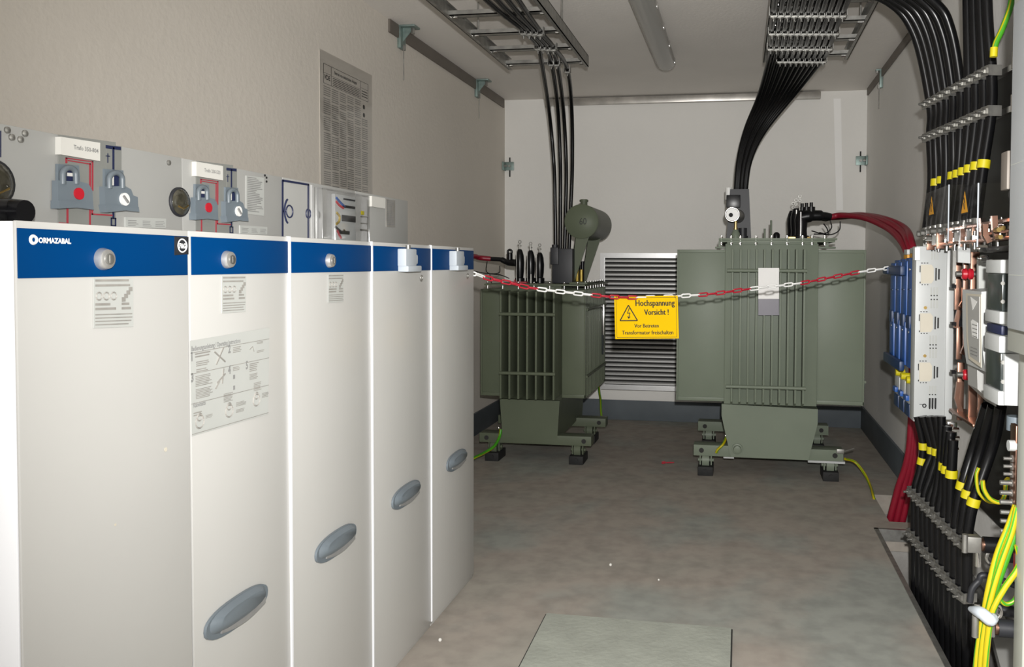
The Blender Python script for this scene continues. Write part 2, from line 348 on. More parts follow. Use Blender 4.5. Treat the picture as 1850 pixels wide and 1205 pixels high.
cab_labels = ['white switchgear cabinet nearest the camera with maker name and round badge on blue band',
 'second white switchgear cabinet, large operating instruction sheet stuck on its door',
 'third white switchgear cabinet from the camera, small sticker under chrome lock and no large sheet',
 'fourth white switchgear cabinet from the camera with grey padlock block on blue band',
 'last white switchgear cabinet at far end of the row, nearest the left transformer']
cabs = []
for k in range(5):
    y0, y1 = YM[k], YM[k+1]; ym = (y0+y1)/2
    root = thing('switchgear_cabinet', (-1.4, ym, 0), cab_labels[k], 'switchgear cabinet', 'white switchgear cabinets along the left wall')
    cabs.append(root)
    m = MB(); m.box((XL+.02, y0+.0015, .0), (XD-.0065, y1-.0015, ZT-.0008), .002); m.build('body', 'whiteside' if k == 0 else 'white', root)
    g0 = .004; m = MB(); m.box((XD-.006, y0+g0*.6, .014), (XD-.001, y1-g0*.6, ZT), .002);
    door = m.build('door', 'white', root)
    if k in (1, 2, 3):   # pale gasket edge where the doors meet
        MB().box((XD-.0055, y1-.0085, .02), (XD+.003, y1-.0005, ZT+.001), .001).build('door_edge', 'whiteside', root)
    e0, e1 = (.004, .006) if k == 0 else (.006, .010)
    bz0 = 1.1755; bz1 = ZT-.0105
    m = MB(); m.box((XD-.001, y0+e0, bz0), (XD+.0015, y1-e1, bz1), .0006); band = m.build('blue_band', 'blue', door)
    if k == 0:
        q = sheet([(50, 424), (66, 424), (66, 442), (50, 442)], XD, .002); cc = (q[0]+q[2])/2
        MB().torus(cc, (1, 0, 0), .0052, .0023, 20, 5).build('ring_emblem', 'cwhite', band)
        o = at(67, 438.5, X=XD)+Vector((.0025, 0, 0)); MB().text('ORMAZABAL', o, (0, 1, 0), (0, 0, 1), .0105, .92, .0005).build('maker_name', 'cwhite', band, smooth=False)
        P = sheet([(313.5, 427), (338, 428), (338, 459), (313.5, 461)], XD, .003)
        sq = MB().prism(P, (-.002, 0, 0)).build('round_badge', 'blackgrey', band, smooth=False); cc = sum(P, Vector())/4+Vector((.001, 0, 0))
        MB().torus(cc, (1, 0, 0), .0115, .0013, 24, 4).text('F&G', cc+Vector((.0005, 0, -.0045)), (0, 1, 0), (0, 0, 1), .0118, .8, .0006, 'CENTER').build('badge_print', 'cwhite', sq, smooth=False)
        lock(door, 204, 468); small_sticker(door, [(168, 503), (240, 502.5), (240, 590), (168, 593)], XD)
        for x, y in ((299, 812), (208, 948)):
            c = at(x, y, X=XD); c.x = XD+.0002
            MB().cyl(c, c+Vector((.0006, 0, 0)), .004 if y < 900 else .0022, n=8).build('stain', 'beige', door)
    if k == 1:
        lock(door, 425, 469); small_sticker(door, [(400, 499), (444, 498.5), (443, 563), (400, 566)], XD)
        P = sheet([(342.5, 616), (486, 592), (484, 748), (346, 788)], XD, .0008)
        st = MB().prism(P, (-.0006, 0, 0)).build('instruction_sheet', 'clearpaper', door, smooth=False)
        q = [p+Vector((.0004, 0, 0)) for p in P]
        def bl(u, v): return q[0].lerp(q[1], u).lerp(q[3].lerp(q[2], u), v)
        pr = MB(); pr2 = MB()
        for a, v in (('1', .21), ('3', .43)): pr.text(a, bl(.0, v), (0, 1, 0), (0, 0, 1), .022, .7, .001)
        for a, u, v in (('2', .44, .20), ('4', .44, .43), ('5', .67, .42)): pr.text(a, bl(u, v), (0, 1, 0), (0, 0, 1), .022, .7, .001)
        pr.text('Bedienungsanleitung / Operating Instructions', bl(.01, .11), bl(.5, .11)-bl(.01, .11), (0, 0, 1), .0125, .66, .0003)
        pr.text('Kabeltests', bl(.02, .705), bl(.5, .70)-bl(.02, .705), (0, 0, 1), .012, .7, .0003)
        for x0, v0, x1, v1, n in ((.05, .14, .24, .2, 2), (.06, .23, .22, .29, 3), (.06, .31, .2, .35, 2), (.05, .38, .25, .5, 7), (.05, .52, .25, .63, 7), (.5, .15, .62, .22, 4), (.82, .14, .92, .17, 2), (.82, .24, .94, .27, 2), (.5, .37, .6, .42, 3),
                                  (.72, .37, .85, .47, 5), (.72, .49, .84, .56, 5), (.02, .76, .12, .81, 2), (.38, .64, .5, .74, 7), (.78, .6, .9, .7, 6), (.16, .82, .25, .86, 3), (.54, .77, .68, .82, 4), (.54, .85, .66, .89, 3), (.9, .74, 1, .8, 4)):
            lines(pr2, x0, v0, x1, v1, n, fill=.5, corners=q, jag=.25)
        for v in (.125, .345, .66, .98): lines(pr2, .0, v, 1, v+.007, 1, fill=1, corners=q, jag=0)
        lines(pr, .02, 1.0, .85, 1.012, 1, fill=1, corners=q, jag=0) if 0 else None
        for (u, v) in ((.09, .87), (.45, .84), (.82, .80)): pr2.torus(bl(u, v), (1, 0, 0), .012, .0016, 14, 4).torus(bl(u, v-.05), (1, 0, 0), .007, .0014, 12, 4)
        for (a, c_) in (((.27, .16), (.40, .29)), ((.38, .13), (.29, .30)), ((.30, .50), (.40, .42)), ((.36, .52), (.38, .36)), ((.28, .56), (.33, .49))):
            pr2.tube([bl(*a), bl(*c_)], .0018, 4)
        pr2.tube([bl(.72, .21), bl(.76, .18), bl(.78, .24)], .001, 4)
        for (u, v) in ((.5, .50), (.5, .62)): pr.box(bl(u, v), bl(u, v)+Vector((.0005, .006, .008)))
        pr.build('headings', 'inkgrey', st, smooth=False); pr2.build('fine_print', 'inkpale', st, smooth=False)
    if k == 2: lock(door, 607, 471); small_sticker(door, [(592, 496), (620, 495.5), (620, 545), (592, 547)], XD)
    if k == 3: padlock_block(door, 742, 469)
    if k == 4: padlock_block(door, 831, 470)
    if k: 
        x, y = [0, (427, 1103), (606, 980), (732.5, 893), (823.5, 831)][k]; c = at(x, y, X=XD); lever(door, XD, c.y, c.z, .205 if k < 4 else .195, .062)
    # upper control panel, set back from the doors
    zt = ZF
    m = MB(); m.box((XL+.03, y0+.001, ZT-.012), (XFA-.004, y1-(.001 if k < 4 else .0), zt-.004)); m.box((XFA-.004, y0+.0012, ZT-.012), (XFA, y1-.0012, zt), .001)
    cp = m.build('control_panel', 'fascia', root)
    def screw(x, y):
        c = at(x, y, X=XFA); MB().lathe(c, (1, 0, 0), [(0, .006), (.003, .006), (.005, .003)], 10).build('screw', 'zinc', cp)
    def label_block(pts, txt, lx, ly, size):
        P = [at(x, y, X=XFA+.012) for x, y in pts]; o = MB().prism(P, (-.012, 0, 0)).build('label_holder', 'paper', cp, smooth=False)
        if txt: MB().text(txt, at(lx, ly, X=XFA+.012)+Vector((.0005, 0, 0)), (0, 1, 0), (0, 0, 1), size, .9, .0002).build('lettering', 'inkgrey', o, smooth=False)
    def mimic(s, X0, sc2):
        # s maps reference pixels of the first diagram onto this one
        mm = MB().px([s(105, 243), s(208, 257), s(208, 412), s(105, 412)], .0015, X=XFA+.001); mm.build('mimic_plate', 'mimic', cp, smooth=False)
        mm = MB().px([s(190, 261), s(218, 264), s(218, 320), s(190, 318)], .002, X=XFA+.001); mm.build('mimic_plate', 'mimic', cp, smooth=False)
        for a in ([(118, 284.5), (168, 291.5), (168, 293.2), (118, 286.5)], [(122.5, 289), (163, 295.5), (163, 297.5), (122.5, 291)], [(118, 284.5), (121, 284.5), (121, 295), (118, 295)], [(161, 295), (163.5, 295), (163.5, 345), (161, 345)], [(165.5, 291), (168, 291), (168, 345), (165.5, 345)],
                  [(120, 375), (123, 375), (123, 404), (120, 404)], [(161, 375), (163.5, 375), (163.5, 407), (161, 407)], [(165, 377), (167.5, 377), (167.5, 388), (165, 388)], [(165, 385.5), (204, 388), (204, 390.5), (165, 388)], [(106, 401.5), (124, 403), (124, 404.5), (106, 403)]):
            MB().px([s(*p) for p in a], .001, X=XFA+.003).build('red_diagram_line', 'redline', cp, smooth=False)
        for a in ([(191, 262), (218, 265.5), (218, 271.5), (191, 268)], [(203, 266), (206, 266), (206, 310), (203, 310)], [(203, 383), (206, 383), (206, 395), (203, 395)], [(200, 393), (209.5, 393.8), (209.5, 396), (200, 395.2)], [(200, 406), (209.5, 406.5), (209.5, 409), (200, 408.5)], [(200, 393), (202, 393), (202, 408), (200, 408)], [(207.5, 393.5), (209.5, 393.5), (209.5, 408), (207.5, 408)], [(194, 277), (195, 277), (195, 294), (194, 294)], [(191, 281), (198, 281.5), (198, 283), (191, 282.5)]):
            MB().px([s(*p) for p in a], .001, X=XFA+.0035).build('black_diagram_line', 'navy', cp, smooth=False)
        for body, shk, dial, dm, base in (
            ([(105, 296), (143, 299), (145, 328), (160, 332), (167, 344), (169, 378), (105, 363)], 0, (144, 350), 'red', [(107, 362), (168, 369), (170, 379), (140, 375), (107, 377)]),
            ([(189, 305), (223, 308), (226, 336), (237, 342), (241, 353), (249, 356), (250, 376), (190, 370)], 84.5, (226.5, 360), 'cwhite', [(191, 370), (251, 374), (252, 383), (228, 380), (194, 384)])):
            o = MB(); X1 = XFA+.007; X2 = XFA+.015
            P1 = [at(*s(x, y), X=X1) for x, y in body[:2]]
            # back plate with shackle shaped opening on top, bulged lower housing
            x_ = body[0][0]
            o.px([s(body[0][0], body[0][1]), s(body[1][0], body[1][1]), s(body[1][0]+2, body[0][1]+34), s(x_, body[0][1]+34)], -.006, X=X1)
            low = [(x_, body[0][1]+30)]+body[2:] if len(body) < 8 else [(x_, body[0][1]+32)]+body[2:]
            o.px([s(*p) for p in low], -.013, X=X2)
            o.px([s(*p) for p in base], -.018, X=XFA+.019)
            hb = o.build('lever_switch', 'grip', cp, smooth=False)
            cx_, cy_ = (x_+28 if shk == 0 else x_+24), body[0][1]+16
            sh_ = []
            for a_i in range(11):
                a = math.pi*a_i/10; sh_.append(at(*s(cx_-12*math.cos(a)-(8 if shk == 0 else 4), cy_-12*math.sin(a)+3), X=XFA+.014))
            e0_, e1_ = Vector(sh_[0]), Vector(sh_[-1]); sh_ = [e0_+Vector((0, 0, -.018))]+sh_+[e1_+Vector((0, 0, -.018))]
            MB().tube(sh_, .0055, 8).build('shackle', 'handle', hb)
            wx = cx_-10; wy = cy_-6
            MB().px([s(wx-3, wy), s(wx+11, wy+1), s(wx+11, wy+23), s(wx-3, wy+22)], .001, X=X1+.002).build('position_window', 'navy', hb, smooth=False)
            MB().px([s(wx-2, wy+6), s(wx+10, wy+7), s(wx+10, wy+13), s(wx-2, wy+12)] if shk == 0 else [s(wx-2, wy+3), s(wx+2, wy+3), s(wx+2, wy+20), s(wx-2, wy+20)], .001, X=X1+.0035).build('position_flag', 'paper', hb, smooth=False)
            c = at(*s(*dial), X=X2+.003); rr = (at(*s(dial[0]+8.5, dial[1]), X=X2).y-at(*s(dial[0]-8.5, dial[1]), X=X2).y)/2
            MB().cyl(c, c+Vector((-.006, 0, 0)), rr, n=24).build('dial', dm, hb, label='red round dial' if dm == 'red' else 'white round dial')
            if dm != 'red':
                d_ = Vector((0, .7, -.7)); MB().tube([c+Vector((.001, 0, 0))+d_*rr*.7, c+Vector((.001, 0, 0))-d_*rr*.7], rr*.22, 4).build('dial_mark', 'inkgrey', hb)
    def gauge(x, y, r_):
        c = at(x, y, X=XFA+.004); c.x = XFA
        o = MB().lathe(c, (1, 0, 0), [(0, r_), (.004, r_), (.006, r_*.94), (.005, r_*.9)]).build('manometer', 'blackgrey', cp)
        MB().lathe(c+Vector((.004, 0, 0)), (1, 0, 0), [(0, r_*.9), (.003, r_*.86), (.008, r_*.5), (.010, 0.001)]).build('manometer_glass', 'gaugeglass', o)
        MB().tube([c+Vector((.011, -r_*.5, -r_*.3)), c+Vector((.011, 0, -r_*.45)), c+Vector((.011, r_*.5, -r_*.2))], .0025, 6).build('pointer', 'brass', o)
    def rating_plate(pts):
        P = [at(x, y, X=XFA+.003) for x, y in pts]; o = MB().prism(P, (-.003, 0, 0)).build('terminal_plate', 'clearpaper', cp, smooth=False)
        pr = MB(); q = [p+Vector((.0005, 0, 0)) for p in P]; 
        for u in (.05, .4, .72): lines(pr, u, .3, u+.25, .95, 4, fill=.3, corners=q)
        pr.build('fine_print', 'inkgrey', o, smooth=False)
    if k == 0:
        for x, y in ((12, 235), (20, 248), (44, 241), (36, 252)): screw(x, y)
        gauge(-9, 330, .040)
        c = at(28, 382, X=XFA+.05); MB().cyl((XFA, c.y, c.z), (XFA+.07, c.y+.0, c.z), .019, n=20).cyl((XFA+.03, c.y-.18, c.z), (XFA+.03, c.y+.035, c.z), .0225, n=20).build('black_plug', 'black', cp)
        MB().px([(0, 236), (1.5, 236), (1.5, 284), (0, 284)], .001, X=XFA+.001).build('black_diagram_lines', 'navy', cp, smooth=False)
    if k == 1:
        pass
    if k in (1,):
        mimic(lambda x, y: (x, y), 0, 1)
        screw(304, 294); gauge(326, 365, .0335)
        label_block([(110, 247), (181, 258), (181, 291), (110, 279)], 'Trafo 350-804', 133, 269, .0115)
        rating_plate([(227, 392), (300, 395), (300, 412), (227, 411)])
    if k == 2:
        # second diagram: same layout further along the panel
        def s2(x, y):
            p = at(x, y, X=XFA); p = Vector((XFA, p.y+(at(353, 300, X=XFA).y-at(105, 300, X=XFA).y), p.z))
            v = p-Vector((0, 0, EYE)); cx = v.x*dx+v.y*dz+v.z*up; return (PX+F*cx.x/cx.z, PY+F*cx.y/cx.z)
        mimic(s2, 0, 1)
        label_block([(355, 292), (403, 300), (403, 326), (355, 318)], 'Trafo 250-533', 369, 310, .0115)
        P = [at(x, y, X=XFA+.002) for x, y in [(445, 317), (477, 321), (477, 390), (445, 386)]]; o = MB().prism(P, (-.002, 0, 0)).build('data_sticker', 'clearpaper', cp, smooth=False)
        pr = MB(); q_ = [p+Vector((.0005, 0, 0)) for p in P]; lines(pr, .05, .03, .95, .95, 20, fill=.5, corners=q_, jag=.5); pr.build('fine_print', 'inkgrey', o, smooth=False)
        rating_plate([(434, 407), (483, 410), (483, 424), (434, 422)])
        for x, y in ((478, 317), (481, 321), (481, 328)):
            c = at(x, y, X=XFA); MB().cyl(c, c+Vector((.002, 0, 0)), .003, n=8).build('screw', 'ink', cp)
    if k == 3:
        nv = MB()
        for a in ([(509.5, 324), (557.5, 332), (557.5, 335.5), (509.5, 328)], [(509, 325), (511.5, 325), (511.5, 429), (509, 428)], [(555.5, 333), (558, 333), (558, 432), (555.5, 432)], [(510, 380.5), (517, 381), (517, 383.5), (510, 383)]): nv.px(a, .0015, X=XFA+.0005)
        c1 = at(523, 382, X=XFA+.001); nv.torus(c1, (1, 0, 0), .017, .0022, 20, 6); nv.torus(at(557, 386, X=XFA+.001), (1, 0, 0), .013, .0022, 20, 6)
        arc = [c1+Vector((0, -.026*math.cos(a)*1.0, .036*math.sin(a))) for a in [-1.15+2.3*i/12 for i in range(13)]]; nv.tube(arc, .003, 6)
        nv.build('black_diagram_lines', 'navy', cp, smooth=False)
        # open relay compartment behind a clear lid
        X1 = XFA+.032
        ya, yb, yc = at(583, 380, X=X1).y, at(606, 380, X=X1).y, at(668, 380, X=X1).y; zb_, zt_ = ZT+.002, at(610, 343, X=X1).z
        MB().box((XFA, ya, zb_), (XFA+.003, yc, zt_)).build('relay_tray', 'fascia', cp, smooth=False)
        dv = MB(); xm = XFA+.003
        dv.box((xm, yb+.03, zb_), (xm+.012, yb+.17, zt_-.01), .002); dv.build('relay_device', 'lv', cp)
        for (x0, y0_, x1, y1_, mt) in ((619, 370, 641, 378, 'black'), (618, 388, 642, 402, 'black'), (612, 416, 631, 424, 'black'), (621, 358, 641, 364, 'blackgrey')):
            P0, P1 = at(x0, y0_, X=xm+.014), at(x1, y1_, X=xm+.014); MB().box((xm+.012, P0.y, P0.z), (xm+.016, P1.y, P1.z), .001).build('push_button', mt, cp)
        for (pp, mt) in (([(607, 357), (615, 366), (622, 373)], 'lblue'), ([(607, 364), (613, 371), (620, 376)], 'red'), ([(608, 384), (613, 391), (612, 400), (607, 405)], 'gold'), ([(609, 416), (613, 425), (616, 430)], 'redline'), ([(606, 410), (618, 420), (622, 416)], 'blackgrey')):
            MB().tube(spline([at(x, y, X=xm+.013) for x, y in pp], 6), .004, 6).build('wire', mt, cp)
        P0 = at(652, 381, X=XFA+.02); MB().box(P0, P0+Vector((.002, .02, -.012))).build('yellow_mark', 'tie', cp)
        for i in range(3): MB().tube([at(652, 391+i*12, X=XFA+.02), at(664, 392+i*12, X=XFA+.02)], .003 if i == 2 else .0015, 6).build('wire', 'chrome', cp)
        cl = MB(); cl.box((XFA, ya, zb_), (X1, ya+.002, zt_)).box((XFA, yb+.0, zb_), (X1, yb+.002, zt_)).box((X1-.002, ya, zb_), (X1, yc, zt_)).box((XFA, ya, zt_-.002), (X1, yc, zt_)).box((XFA, yc-.002, zb_), (X1, yc, zt_))
        cl.build('clear_lid', 'clear', cp, smooth=False)
        sd = MB(); ys = at(561, 380, X=XFA+.001).y; sd.box((XFA, ys, zb_), (XFA+.006, ya-.001, zt_+.006), .001); sd.build('side_housing', 'louvre', cp)
    if k == 4:
        label_block([(672, 354), (696, 358), (696, 377), (672, 373)], None, 0, 0, 0)
        P = [at(x, y, X=XFA+.002) for x, y in [(698, 360), (714, 362), (714, 411), (698, 410)]]; o = MB().prism(P, (-.002, 0, 0)).build('data_sticker', 'inkpale', cp, smooth=False)
        pr = MB(); q_ = [p+Vector((.0005, 0, 0)) for p in P]; lines(pr, .05, .03, .95, .95, 14, fill=.5, corners=q_, jag=.4); pr.build('fine_print', 'inkgrey', o, smooth=False)
# ------------------------------------------------------------------ wall poster
P = [at(x, y, X=XL+.004) for x, y in [(577.5, 93), (670.5, 134)]]; ya, yb = P[0].y, P[1].y; zt = (P[0].z+P[1].z)/2
po = thing('safety_poster', (XL+.004, (ya+yb)/2, 1.28), 'tall glazed poster of dense small print in columns on left wall above cabinets', 'poster')
sh = MB().box((XL+.001, ya, 1.28), (XL+.004, yb, zt)).build('sheet', 'posterpaper', po, smooth=False)
q = [Vector((XL+.0046, ya+.03, zt-.05)), Vector((XL+.0046, yb-.035, zt-.05)), Vector((XL+.0046, yb-.035, 1.30)), Vector((XL+.0046, ya+.03, 1.30))]
pr = MB(); fp = MB()
def bar(mb, u0, v0, u1, v1):
    Y = lambda u: q[0].y+(q[1].y-q[0].y)*u; Z = lambda v: q[0].z+(q[3].z-q[0].z)*v
    mb.add([(q[0].x, Y(u0), Z(v0)), (q[0].x, Y(u1), Z(v0)), (q[0].x, Y(u1), Z(v1)), (q[0].x, Y(u0), Z(v1))], [(0, 1, 2, 3)])
for a in ((0, 0, 1, .0025), (0, 0, .008, .112), (.992, 0, 1, .112), (0, .11, 1, .1125), (.155, 0, .163, .112), (.81, 0, .818, .112), (0, .05, .16, .052), (.16, .052, .81, .054), (.81, .04, 1, .042)): bar(pr, *a)
for i in range(5): bar(pr, .19, .06+i*.01, .79, .0645+i*.01)
for i in range(3): bar(pr, .84, .055+i*.016, .98, .061+i*.016)
pr.text('VDE', (q[0].x, q[0].y+.008, q[0].z-.066), (0, 1, 0), (0, 0, 1), .028, 1.0, .0012)
pr.text('Betrieb von elektrischen Anlagen', (q[0].x, q[0].y+.1, q[0].z-.027), (0, 1, 0), (0, 0, 1), .021, .78, .0006)
for v in (.155, .205):
    c = Vector((q[0].x, q[0].y+(q[1].y-q[0].y)*.89, q[0].z+(q[3].z-q[0].z)*v)); pr.cyl(c, c+Vector((.001, 0, 0)), .011, n=10)
for col in range(6):
    u = .0+col*.168; v = .125 if col < 5 else .23
    while v < .98:
        n = random.randint(3, 9)
        for i in range(n):
            if v < .98: bar(fp, u, v, u+.148-random.random()*.012, v+.0062)
            v += .012
        v += .008
pr.build('headings', 'ink', sh, smooth=False); fp.build('fine_print', 'inkpale', sh, smooth=False)
MB().box((XL+.0052, ya-.004, 1.27), (XL+.0065, yb+.004, zt+.004)).build('clear_cover', 'clear', po, smooth=False)
# ------------------------------------------------------------------ ceiling and corner brackets with threaded rods
def ceil_bracket(x, y, side, label, rod=.16, sc=1.0):
    X = XL if side < 0 else XR; s_ = -side; c = at(x, y, X=X); Y = c.y
    o = thing('anchor_bracket', (X, Y, ZC), label, 'bracket', 'corner anchor brackets')
    m = MB(); m.box((X+s_*.001, Y-.035*sc, ZC-.12), (X+s_*.02, Y+.035*sc, ZC-.0015), .002).box((X+s_*.001, Y-.04*sc, ZC-.010), (X+s_*.10*sc, Y+.04*sc, ZC-.001), .002)
    if sc == 1: m.prism([(X+s_*.002, Y-.002, ZC-.10), (X+s_*.002, Y-.002, ZC-.01), (X+s_*.08, Y-.002, ZC-.01)], (0, .005, 0))
    m.build('angle_plate', 'zincgreen', o)
    MB().cyl((X+s_*.022, Y, ZC-.125), (X+s_*.022, Y, ZC-.125-rod), .003, n=8).build('threaded_rod', 'zinc', o)
    MB().cyl((X+s_*.022, Y, ZC-.125), (X+s_*.022, Y, ZC-.10), .010, n=6).cyl((X+s_*.075*sc, Y, ZC-.011), (X+s_*.075*sc, Y, ZC-.04*max(sc, .6)), .011, n=6).build('nut', 'zinc', o)
ceil_bracket(722, 60, -1, 'nearer of the two anchor brackets along the left ceiling edge')
ceil_bracket(860, 150, -1, 'anchor bracket on left ceiling edge closest to the back wall', .14)
ceil_bracket(1595, 130, 1, 'single anchor bracket on the right ceiling edge', .13, .45)
def corner_bracket(x, y, side, label):
    X = XL if side < 0 else XR; s_ = -side; z = at(x, y, Y=YB).z; Y = YB
    o = thing('anchor_bracket', (X, Y, z), label, 'bracket', 'corner anchor brackets')
    MB().box((X+s_*.001, Y-.012, z-.03), (X+s_*.075, Y-.001, z+.035), .002).box((X+s_*.001, Y-.08, z-.035), (X+s_*.012, Y-.001, z+.03), .002).build('angle_plate', 'zincgreen', o)
    MB().cyl((X+s_*.042, Y-.013, z+.002), (X+s_*.042, Y-.022, z+.002), .010, n=6).cyl((X+s_*.012, Y-.05, z), (X+s_*.03, Y-.05, z), .009, n=6).build('nut', 'zinc', o)
    MB().box((X+s_*.037, Y-.006, z+.036), (X+s_*.047, Y-.001, z+.07)).box((X+s_*.037, Y-.006, z-.03), (X+s_*.047, Y-.001, z-.08)).build('slot', 'dark', o)
corner_bracket(920, 301, -1, 'anchor bracket in the back left corner of the room')
corner_bracket(1558, 291, 1, 'anchor bracket in the back right corner at shoulder height')
corner_bracket(1562, 690, 1, 'small anchor bracket low in the back right corner behind the transformer')
# ------------------------------------------------------------------ fluorescent lamp
A, B = at(1204, 129, Z=ZC-.085), at(1160, 0, Z=ZC-.085); cx = (A.x+B.x)/2-.005
lp = thing('fluorescent_lamp', (cx, (A.y+B.y)/2, ZC), 'long switched off fluorescent lamp with clear cover on the ceiling', 'ceiling lamp')
y1_, y0_ = A.y, A.y-1.55
MB().box((cx-.045, y0_, ZC-.05), (cx+.045, y1_-.03, ZC-.001), .012).build('lamp_body', 'lampbody', lp)
pf = [(cx+.062*math.cos(a), ZC-.045-.045*math.sin(a)) for a in [math.pi*i/12 for i in range(13)]]
m = MB(); ys_ = [y0_, y1_-.06, y1_-.02, y1_]; sc_ = [1, 1, .9, .45]; vs = []
for yy, s_ in zip(ys_, sc_): vs += [(cx+(p[0]-cx)*s_, yy, ZC-.045+(p[1]-ZC+.045)*s_) for p in pf]
fs = [(i*13+j, i*13+j+1, (i+1)*13+j+1, (i+1)*13+j) for i in range(3) for j in range(12)]+[tuple(range(39, 52))]
m.add(vs, fs); m.build('diffuser', 'frost', lp)
MB().cyl((cx-.015, y0_+.05, ZC-.063), (cx-.015, y1_-.05, ZC-.063), .011, n=14).build('tube', 'paper', lp)
for i, yy in enumerate((y1_-.12, y1_-.5, y1_-.85, y1_-1.2)): MB().box((cx+.05, yy, ZC-.062), (cx+.062, yy+.03, ZC-.03), .002).build('clip', 'chrome', lp)
# ------------------------------------------------------------------ ceiling cable ladders
def ladder(xa, xb, ye, zl, label, rungs, hx):
    o = thing('cable_ladder', ((xa+xb)/2, ye, zl), label, 'cable ladder', 'cable ladders under the ceiling')
    for X, s_ in ((xa, 1), (xb, -1)):
        m = MB(); m.box((X, .9, zl), (X+s_*.004, ye, zl+.06)); m.box((X, .9, zl), (X+s_*.018, ye, zl+.004)); m.box((X, .9, zl+.056), (X+s_*.018, ye, zl+.06)); m.build('side_rail', 'zinc', o, smooth=False)
    for i in range(rungs):
        y = ye-.05-i*.30; m = MB(); m.box((xa+.004, y-.02, zl+.012), (xb-.004, y+.02, zl+.016)); m.box((xa+.004, y-.02, zl+.012), (xb-.004, y-.016, zl+.034)); m.box((xa+.004, y+.016, zl+.012), (xb-.004, y+.02, zl+.034))
        rg = m.build('rung', 'zinc', o, smooth=False)
        MB().cyl((xa+.012, y, zl+.01), (xa+.04, y, zl+.01), .008, n=8).cyl((xb-.04, y, zl+.01), (xb-.012, y, zl+.01), .008, n=8).build('rung_clip', 'chrome', rg)
    for y in (ye-.6, ye-1.8): 
        for X in (xa+.02, xb-.02): MB().cyl((X, y, zl+.05), (X, y, ZC-.001), .005, n=8).build('hanger_rod', 'zinc', o)
ZL = 2.28
l1a, l1b = at(921, 128, Z=ZL), at(1062, 119, Z=ZL); l2a, l2b = at(1379, 113, Z=ZL), at(1531, 109, Z=ZL)
ladder(l1a.x, l1b.x, (l1a.y+l1b.y)/2, ZL, 'cable ladder on the left half of the ceiling carrying four cables', 10, 0)
ladder(l2a.x, l2b.x, l2a.y, ZL, 'cable ladder on the right half of the ceiling carrying eleven cables', 10, 0)
def clamp(c, ax, upv, w_, label, group, big=False, mt='zinc'):
    """saddle clamp: c = centre, ax = cable direction, upv = direction away from the rail"""
    ax = Vector(ax).normalized(); upv = Vector(upv).normalized(); sd = ax.cross(upv).normalized(); c = Vector(c)
    o = thing('cable_clamp', c, label, 'cable clamp', group); m = MB(); h = w_*.5
    # two cheeks and a pressed bridge
    def bx(mb, a0, a1, s0, s1, u0, u1):
        vs = [c+ax*a+sd*s_+upv*u for a in (a0, a1) for s_ in (s0, s1) for u in (u0, u1)]
        mb.add(vs, [(0, 1, 3, 2), (4, 6, 7, 5), (0, 4, 5, 1), (2, 3, 7, 6), (0, 2, 6, 4), (1, 5, 7, 3)])
    t = w_*.38
    bx(m, -t, t, -h, -h+.003, -h, h*1.0); bx(m, -t, t, h-.003, h, -h, h*1.0); bx(m, -t, t, -h, h, h*.92, h*1.02)
    bx(m, -t*.5, t*.5, -h*.7, h*.7, h*1.02, h*1.25)
    m.build('saddle', mt, o, smooth=False)
    b2 = MB(); b2.cyl(c+upv*h*1.2, c+upv*h*2.1, w_*.11, n=8).cyl(c+upv*h*1.25, c+upv*h*1.5, w_*.24, n=6); b2.build('bolt', mt, o)
def cable(pts, r, label, cat='cable', group=None, ties=(), mt='cable', n=10, name='power_cable', sp=10, tie='tie'):
    P_ = spline(pts, sp); mb = MB().tube(P_, r, n)
    if not ties: return tag(mb.build(name, mt), label, cat, group)
    o = thing(name, P_[-1], label, cat, group); mb.build('sheath', mt, o)
    for z, h in ties:
        best = min(range(len(P_)-1), key=lambda i: abs(P_[i].z-z)); d_ = (P_[best+1]-P_[best]).normalized()
        c = P_[best]; MB().cyl(c-d_*h/2, c+d_*h/2, r*1.18, n=12).build('yellow_marker', tie, o)
    return o
ZK = ZL-.012   # cables are clamped under the rungs
# left ladder: four cables to the left transformer
for i in range(4):
    ps = []
    for (x, y) in ((876+19.5*i, -3), (946+10*i, 55+.5*i), (972+9.2*i, 83+.5*i)): ps.append(at(x, y, Z=ZK))
    last = at([975, 996, 1006, 1025][i], [92, 112, 112, 125][i], Z=ZK-.005)
    base = [at([992, 1008, 1018, 1033][i], [200, 200, 200, 200][i], Y=4.85), at([1001, 1012.5, 1023, 1034][i], 300, Y=4.98), at([1003, 1012.5, 1022, 1031][i], 380, Y=5.02), at([1004, 1012, 1020, 1028][i], 452, Y=5.03)]
    cable([at(700+38*i*1.0, -190, Z=ZK)]+ps+[last]+base, .0115, ['leftmost of the four black cables dropping to the left transformer', 'second from left of four black cables above left transformer', 'third from left of four black cables above left transformer', 'rightmost of the four black cables dropping to left transformer'][i], group='cables down to the left transformer')
    for j in range(3):
        p = ps[1] if j == 0 else (ps[2] if j == 1 else last)
        if j == 2 and i == 0: continue
        clamp(p, (0, 1, 0), (0, 0, -1), .036, 'zinc clamp in the %s row under the left ceiling ladder, %s' % (['nearest', 'middle', 'farthest'][j], ['leftmost', 'second from left', 'third from left', 'rightmost'][i]), 'cable clamps on the left ladder')
